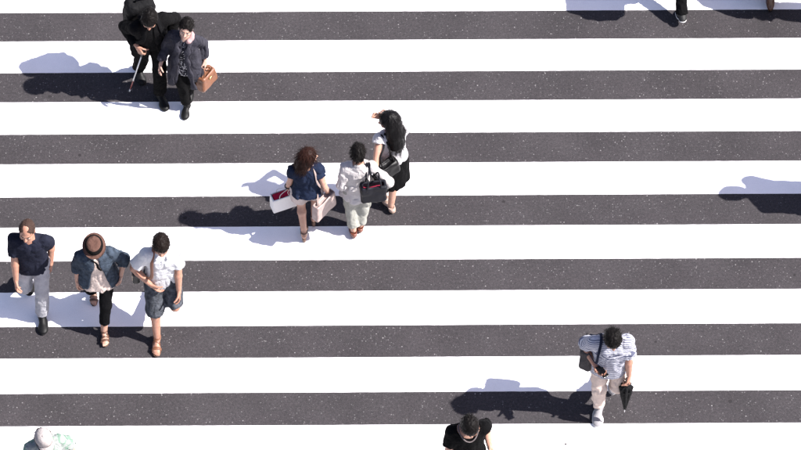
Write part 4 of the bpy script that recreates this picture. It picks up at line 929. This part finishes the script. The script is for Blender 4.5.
# --- the woman with the long black hair and black skirt
def woman_black_skirt():
    S = skeleton('E', (392, 205), 1.58, 207, lean=0, chest=0, head=(62, 6, 0), fem=True, bulk=1.02,
                 hands=dict(R=(380, 117, 1.46), L=(378, 157, .96)), feet=dict(R=(391, 205, None, 4, 8), L=(384, 195, None, 4, 8)), pole=dict(R=(.5, .6, -.8), L=(-.8, -.6, -.2)))
    hs = dict(R=dict(curl=30, dir=(.15, -.7, .6), thumb=(.3, .5, .8)), L=dict(curl=60))
    r = person(S, 'woman in white top and black knee-length skirt with very long black hair')
    make_body(S, r, 'light', hs)
    b = lambda x, y, z: HL(S, x, y, z)
    dn = -Z3; back = -S.Fc
    q0 = b(0, -.05, .0); q1 = q0 + dn * .16 + back * .055; q2 = q1 + dn * .16 + back * .03; q3 = q2 + dn * .12 - S.Rc * -.02
    ex = [cone(q0, q1, .088, .088, k=.03), cone(q1, q2, .088, .078, k=.03), cone(q2, q3, .078, .035, k=.03), cone(b(.05, -.03, -.02), q1 + S.Rc * .05, .05, .055, k=.03), cone(b(-.05, -.03, -.02), q1 - S.Rc * .05, .05, .055, k=.03), cone(q1 + S.Rc * .05, q2 + S.Rc * .055 + dn * .03, .055, .03, k=.03), cone(q1 - S.Rc * .05, q2 - S.Rc * .05 + dn * .02, .05, .03, k=.03)]
    make_hair(S, r, hair_mat('hair_black_gloss', (.005, .0046, .005), .32), 'long', 24, ex, n=500, length=.13, down=.9, amp=.0035, wild=.10)
    garment(S, r, 'top', shirt_prims(S, hem=.02, sleeve=.16, ease=.004, neck_r=.085, collar=False, slv=(.072, .082)), fabric('white_jersey', (.54, .53, .54), var=.03, crease=.7), disp=folds(S, .008, seed=25))
    garment(S, r, 'skirt', skirt_prims(S, .50, .205, .17), fabric('black_crepe', (.011, .011, .012), crease=.6), disp=folds(S, .012, (15, 15, 2.2), 26, 0))
    shoes(S, r, plain('nude_leather', (.46, .34, .28), .45), plain('tan_sole', (.32, .22, .16), .6), heel=1, low=True)
    for s in 'LR':
        pass
    c = S.pel - S.R * .155 - S.F * .19 + Z3 * .13; ax = nrm(S.R + S.F * .25); R = np.stack([ax, nrm(np.cross(Z3, ax)), nrm(Z3)])
    hb = empty('handbag', c, 'black leather shoulder bag on woman with very long black hair', 'handbag')
    lea = plain('black_bag_leather', (.011, .011, .012), .45, .2, scale=60)
    V, F = sdf([rbox(c, (.135, .065, .105), R, .04, taper=.10), rbox(c + Z3 * .11, (.09, .028, .03), R, .02, 's', .012)], .006, lambda X: .010 * vnoise((X - c) * 16)); link('bag_body', V - c, F, lea, hb)
    for s in (-1, 1):
        pts = [c + ax * .08 + R[1] * s * .03 + Z3 * .08, c + ax * .07 + Z3 * .2 + S.F * .05, S.sh['L'] - S.Fc * .095 - S.sp * .03 + S.Rc * .05, S.sh['L'] - S.Fc * .01 + S.sp * .074 + S.Rc * (.035 + .02 * s), S.sh['L'] - S.Fc * .09 - S.sp * .04 + S.Rc * .005, c - ax * .06 + Z3 * .2 + S.F * .05, c - ax * .08 + R[1] * s * .03 + Z3 * .08]
        V, F = tube(curve(pts, 42), .0085, 8); link('handle', V - c, F, lea, hb)

def cap_mesh(S, root, mat, brim_mat, emblem=None, seed=0):
    hb = [hell(S, (0, -.010, .040), (.094, .112, .102)), plane(HL(S, 0, 0, .034), -nrm(S.hu - S.hf * .12))]
    V, F = sdf(hb, .005, lambda X: .003 * vnoise((X - S.hd) * 22)); cp = link('cap', V - S.base, F, mat, root)
    VV, FF = [], []; n = 24; m = 6
    for zt in (0, 1):
        for i in range(m + 1):
            for j in range(n + 1):
                w = math.pi * (.12 + .76 * j / n); q = i / m
                x = .094 * math.cos(w) * (1 + .02 * q); y = -.010 + .112 * math.sin(w) + q * .062 * math.sin(w) ** .8
                VV.append(HL(S, x, y, .043 - .012 * q - 1.6 * x * x - .004 * zt))
    st = (m + 1) * (n + 1)
    for zt in (0, 1):
        for i in range(m):
            for j in range(n):
                a = zt * st + i * (n + 1) + j; f = (a, a + 1, a + n + 2, a + n + 1); FF.append(f if zt else f[::-1])
    rim = [i * (n + 1) for i in range(m)] + [m * (n + 1) + j for j in range(n)] + [(m - i) * (n + 1) + n for i in range(m + 1)]
    for a, b in zip(rim[:-1], rim[1:]): FF.append((a, b, b + st, a + st))
    link('brim', np.array(VV) - S.base, np.array(FF), brim_mat, cp)
    V, F = sdf([hell(S, (0, -.010, .142), (.009, .009, .006))], .003); link('button', V - S.base, F, mat, cp)
    if emblem:
        pts = lambda q: [HL(S, x, y, z) for x, y, z in q]
        on = lambda x, zz: (x, -.010 + .114 * math.sqrt(max(0, 1 - (x / .096) ** 2 - ((zz - .040) / .104) ** 2)), zz)
        V, F = tube(curve(pts([on(-.034, .084), on(-.026, .098), on(-.004, .106), on(.018, .101), on(.032, .090)]), 14), .0042, 8); link('emblem', V - S.base, F, emblem, cp)
        V, F = tube(curve(pts([on(-.022, .082), on(-.006, .090), on(.010, .082), on(.026, .084)]), 14), .0036, 8); link('emblem', V - S.base, F, emblem, cp)
    return cp
# --- the person in the black T-shirt with bowed head
def person_black_shirt():
    S = skeleton('J', (466, 496), 1.66, 4, lean=4, chest=3, head=(5, 30, 2), bulk=1.0,
                 hands=dict(R=(447, 472, .76), L=(490, 448, .92)), feet=dict(R=(460, 510, None, 5, 0), L=(476, 474, None, 5, 18)), pole=dict(L=(-.35, -.15, -1)))
    hs = dict(R=dict(curl=28), L=dict(curl=50, dir=(.75, -.35, .15), thumb=(.2, .3, .9)))
    r = person(S, 'person with bowed black-haired head in black T-shirt with pale neckline trim')
    make_body(S, r, 'light', hs); make_hair(S, r, hair_mat('hair_black', (.006, .0052, .005)), 'short', 27, n=420, length=.05)
    garment(S, r, 'shirt', shirt_prims(S, hem=-.22, sleeve=.66, slv=(.072, .078), collar=False, neck_r=.125, vneck=.06), fabric('black_jersey', (.012, .012, .013), crease=.6), disp=folds(S, .005, seed=28))
    garment(S, r, 'trousers', trouser_prims(S, .93, .098, .076, .074), fabric('dark_grey_twill', (.03, .03, .034)), disp=folds(S, .006, (18, 18, 9), 29))
    shoes(S, r, plain('black_canvas', (.015, .015, .016), .7), plain('white_rubber', (.68, .67, .66), .6), name='sneaker')
    pts = [S.neck + S.sp * (-.002 - .075 * max(0, math.sin(w)) ** 1.5) + S.Rc * math.cos(w) * .100 + S.Fc * (math.sin(w) * (.136 if math.sin(w) > 0 else .07) + .004) for w in np.linspace(0, 2 * math.pi, 40, endpoint=False)]
    V, F = tube(pts, .0065, 8, closed=True); link('neckline_trim', V - S.base, F, fabric('pale_trim', (.17, .145, .145), crease=.5), r)
    g = grip(S, 'L', hs['L']); d, t, n = hand_frame(S, 'L', hs['L']); Rm = np.stack([t, d, n])
    V, F = sdf([rbox(g + t * .02, (.070, .034, .006), Rm, .005)], .003); tag(link('phone', V - g, F, plain('brown_case', (.20, .085, .04), .5)), 'brown cased phone held by person in black T-shirt', 'phone').location = g
def leafy_second(t, c, co):
    n1 = N(t, 'ShaderNodeTexNoise', Scale=9.0, Detail=2.0, Distortion=1.0); t.links.new(co, n1.inputs['Vector'])
    f1 = ramp(t, n1.outputs[0], [(0.54, (0, 0, 0)), (0.57, (1, 1, 1))]); c = mix(t, f1, c, (.16, .24, .19, 1))
    n2 = N(t, 'ShaderNodeTexNoise', Scale=13.0, Detail=2.0); mp = N(t, 'ShaderNodeMapping'); mp.inputs['Location'].default_value = (4, 9, 2); t.links.new(co, mp.inputs[0]); t.links.new(mp.outputs[0], n2.inputs['Vector'])
    f2 = ramp(t, n2.outputs[0], [(0.63, (0, 0, 0)), (0.65, (1, 1, 1))]); return mix(t, f2, c, (.03, .15, .08, 1))
# --- the person with the white cap
def person_white_cap():
    S = skeleton('K', (53, 503), 1.52, 10, lean=7, chest=8, head=(8, 12, 6), fem=True, bulk=1.18,
                 hands=dict(R=(28, 476, .72), L=(78, 464, .80)), feet=dict(R=(48, 513, None, 5, 0), L=(60, 483, None, 5, 18)))
    r = person(S, 'person in white cap and pale leaf-patterned shirt')
    make_body(S, r, 'light', dict(R=dict(curl=28), L=dict(curl=30))); make_hair(S, r, hair_mat('hair_dark_brown', (.018, .011, .008)), 'bob', 30, n=200, length=.05, down=.5, hat=True)
    garment(S, r, 'shirt', shirt_prims(S, hem=-.25, sleeve=.80, ease=.01, vneck=.05, slv=(.078, .09)), fabric('leaf_print', (.36, .39, .37), var=.05, crease=.7, second=leafy_second), disp=folds(S, .009, seed=31))
    garment(S, r, 'trousers', trouser_prims(S, .90, .094, .074, .072), fabric('black_cotton', BLACK), disp=folds(S, .006, (18, 18, 9), 32))
    shoes(S, r, plain('grey_canvas_shoe', (.2, .2, .2), .7), plain('white_rubber', (.68, .67, .66), .6), name='sneaker')
    cap_mesh(S, r, fabric('white_cap', (.44, .40, .385), var=.03, crease=.5), MATS['white_cap'])
    c = S.pel - S.R * .20 + S.F * .10 + Z3 * .17; R = np.stack([S.F, S.R, Z3])
    b = empty('shoulder_bag', c, 'black shoulder bag hung across person in white cap', 'bag')
    V, F = sdf([rbox(c, (.11, .045, .09), R, .025)], .006, lambda X: .006 * vnoise((X - c) * 18)); link('bag_body', V - c, F, plain('black_bag_leather', (.011, .011, .012), .32), b)
    pts = [c - S.F * .08 + Z3 * .06, S.pel - S.Fc * .165 + S.sp * .28, S.sh['R'] - S.Fc * .07 + S.sp * .09 - S.Rc * .09, S.sh['R'] + S.Fc * .03 + S.sp * .09 - S.Rc * .085, S.pel + S.Fc * .168 + S.sp * .32 + S.Rc * .03, c + S.F * .08 + Z3 * .06]
    V, F = tube(curve(pts, 40), .012, 8, flat=(lambda p: p - (S.pel + S.sp * min((p - S.pel) @ S.sp, .33)), .2)); link('strap', V - c, F, MATS['black_bag_leather'], b)

# --- people whose legs or shadows reach into the picture
def person_black_trousers():
    S = skeleton('L', (687, 2), 1.66, 184, lean=4, hands=dict(L=(668, -40, .80), R=(706, -42, .80)), feet=dict(L=(682, 14, None, 4, 26), R=(690, -22, None, 4, 0)))
    r = person(S, 'person in black trousers and white-soled shoes walking away, only lower leg in view')
    make_body(S, r, 'light', {}); make_hair(S, r, hair_mat('hair_black', (.006, .0052, .005)), 'short', 33, n=200)
    garment(S, r, 'shirt', shirt_prims(S, hem=-.24, sleeve=1.8, ease=.012), fabric('black_jersey', (.012, .012, .013)), h=.011, disp=folds(S, .007, seed=34))
    garment(S, r, 'trousers', trouser_prims(S, 1.0, .096, .066, .064), fabric('black_twill', (.013, .013, .014)), disp=folds(S, .006, (18, 18, 9), 35))
    shoes(S, r, plain('black_canvas', (.015, .015, .016), .7), plain('white_rubber', (.68, .67, .66), .6), name='sneaker')
    c = S.pel + S.sp * .28 - S.Fc * .26; R = np.stack([S.Rc, S.Fc, S.sp])
    bp = empty('backpack', c, 'dark backpack on person in black trousers walking away', 'backpack')
    V, F = sdf([rbox(c, (.17, .12, .23), R, .07), rbox(c - S.Fc * .11 - S.sp * .06, (.13, .05, .12), R, .04, k=.02)], .010, lambda X: .010 * vnoise((X - c) * 12)); link('pack_body', V - c, F, fabric('black_cordura', (.016, .016, .018)), bp)
    for s_, q in ((1, 'R'), (-1, 'L')):
        pts = [c + S.sp * .17 + S.Rc * s_ * .08 + S.Fc * .1, S.sh[q] + S.sp * .08 - S.Rc * s_ * .075, S.sh[q] + S.Fc * .115 - S.sp * .05 - S.Rc * s_ * .05, S.pel + S.sp * .17 + S.Rc * s_ * .19 + S.Fc * .02, c - S.sp * .18 + S.Rc * s_ * .14 + S.Fc * .08]
        V, F = tube(curve(pts, 30), .024, 8, flat=(lambda p: p - (S.pel + S.sp * min((p - S.pel) @ S.sp, .33)), .22)); link('shoulder_strap', V - c, F, fabric('black_webbing', (.018, .018, .02)), bp)
def person_skirt():
    S = skeleton('M', (775, 2), 1.52, 175, lean=3, fem=True, hands=dict(L=(760, -42, .76), R=(790, -42, .76)), feet=dict(L=(770.5, 3, None, 4, 10), R=(779, -14, None, 4, 10)))
    r = person(S, 'woman in wide dark skirt and slim brown boots at far end')
    make_body(S, r, 'light', {}); make_hair(S, r, hair_mat('hair_dark_brown', (.018, .011, .008)), 'bob', 36, n=100)
    garment(S, r, 'blouse', shirt_prims(S, hem=-.1, sleeve=1.7, ease=.01), fabric('navy_crepe', (.017, .026, .058)), h=.011, disp=folds(S, .007, seed=37))
    garment(S, r, 'skirt', skirt_prims(S, .42, .34, .30), fabric('black_crepe', (.011, .011, .012)), h=.011, disp=folds(S, .014, (12, 12, 2.2), 38, 0))
    bt = plain('brown_boot', (.085, .032, .016), .4)
    for s in 'LR':
        f, rr, u = foot_frame(S, s); pr = foot_prims(S, s, .007, toes=False) + [cone(S.ank[s], S.ank[s] + (S.knee[s] - S.ank[s]) * .62, .042, .054, k=.02, cut=1), plane(foot_at(S, s, 0, 0, 0), -u)]
        V, F = sdf(pr, .007); b = link('boot', V - S.base, F, bt, r)
        c = foot_at(S, s, 0, -.045, .01); V, F = sdf([cone(c, A3(c[0], c[1], .004), .026, .02, cut=1)], .005); link('heel', V - S.base, F, plain('boot_heel', (.03, .015, .01), .5), b)
def bystander(name, base, H, yaw, seed, label, top, legs, fem=False, bulk=1.0):
    x, y = base
    S = skeleton(name, base, H, yaw, lean=5, fem=fem, bulk=bulk, head=(0, 10, 0), hands=dict(R=(x - 20, y - 47, .86), L=(x + 20, y - 42, .86)), feet=dict(R=(x - 8, y + 8, None, 4, 0), L=(x + 8, y - 22, None, 4, 18)))
    r = person(S, label)
    make_body(S, r, 'light', {}); make_hair(S, r, hair_mat('hair_black', (.006, .0052, .005)), 'short', seed, n=100)
    garment(S, r, 'shirt', shirt_prims(S, hem=-.22, sleeve=.75, ease=.01), top, h=.011, disp=folds(S, .008, seed=seed))
    garment(S, r, 'trousers', trouser_prims(S, .93), legs, h=.011, disp=folds(S, .006, seed=seed + 1))
    shoes(S, r, plain('black_canvas', (.015, .015, .016), .7), plain('white_rubber', (.68, .67, .66), .6), name='sneaker')
    return S

PEOPLE = [man_navy_polo, woman_hat, man_white_polo, man_striped, man_cane, woman_cardigan, woman_navy_blouse, woman_white_shirt, woman_black_skirt, person_black_shirt, person_white_cap, person_black_trousers, person_skirt]
import time
for fn in PEOPLE:
    t0 = time.time(); fn(); print(fn.__name__, round(time.time() - t0, 1), 's')
bystander('N', (878, 208), 1.72, -65, 40, 'person in light blue shirt past the side edge of the picture', fabric('light_blue_shirt', (.30, .38, .50)), fabric('navy_chino', (.02, .025, .05)), bulk=1.18)
bystander('O', (895, 22), 1.68, 0, 44, 'person in olive shirt past the far corner of the picture', fabric('olive_shirt', (.12, .13, .06)), fabric('dark_grey_twill', (.03, .03, .034)))
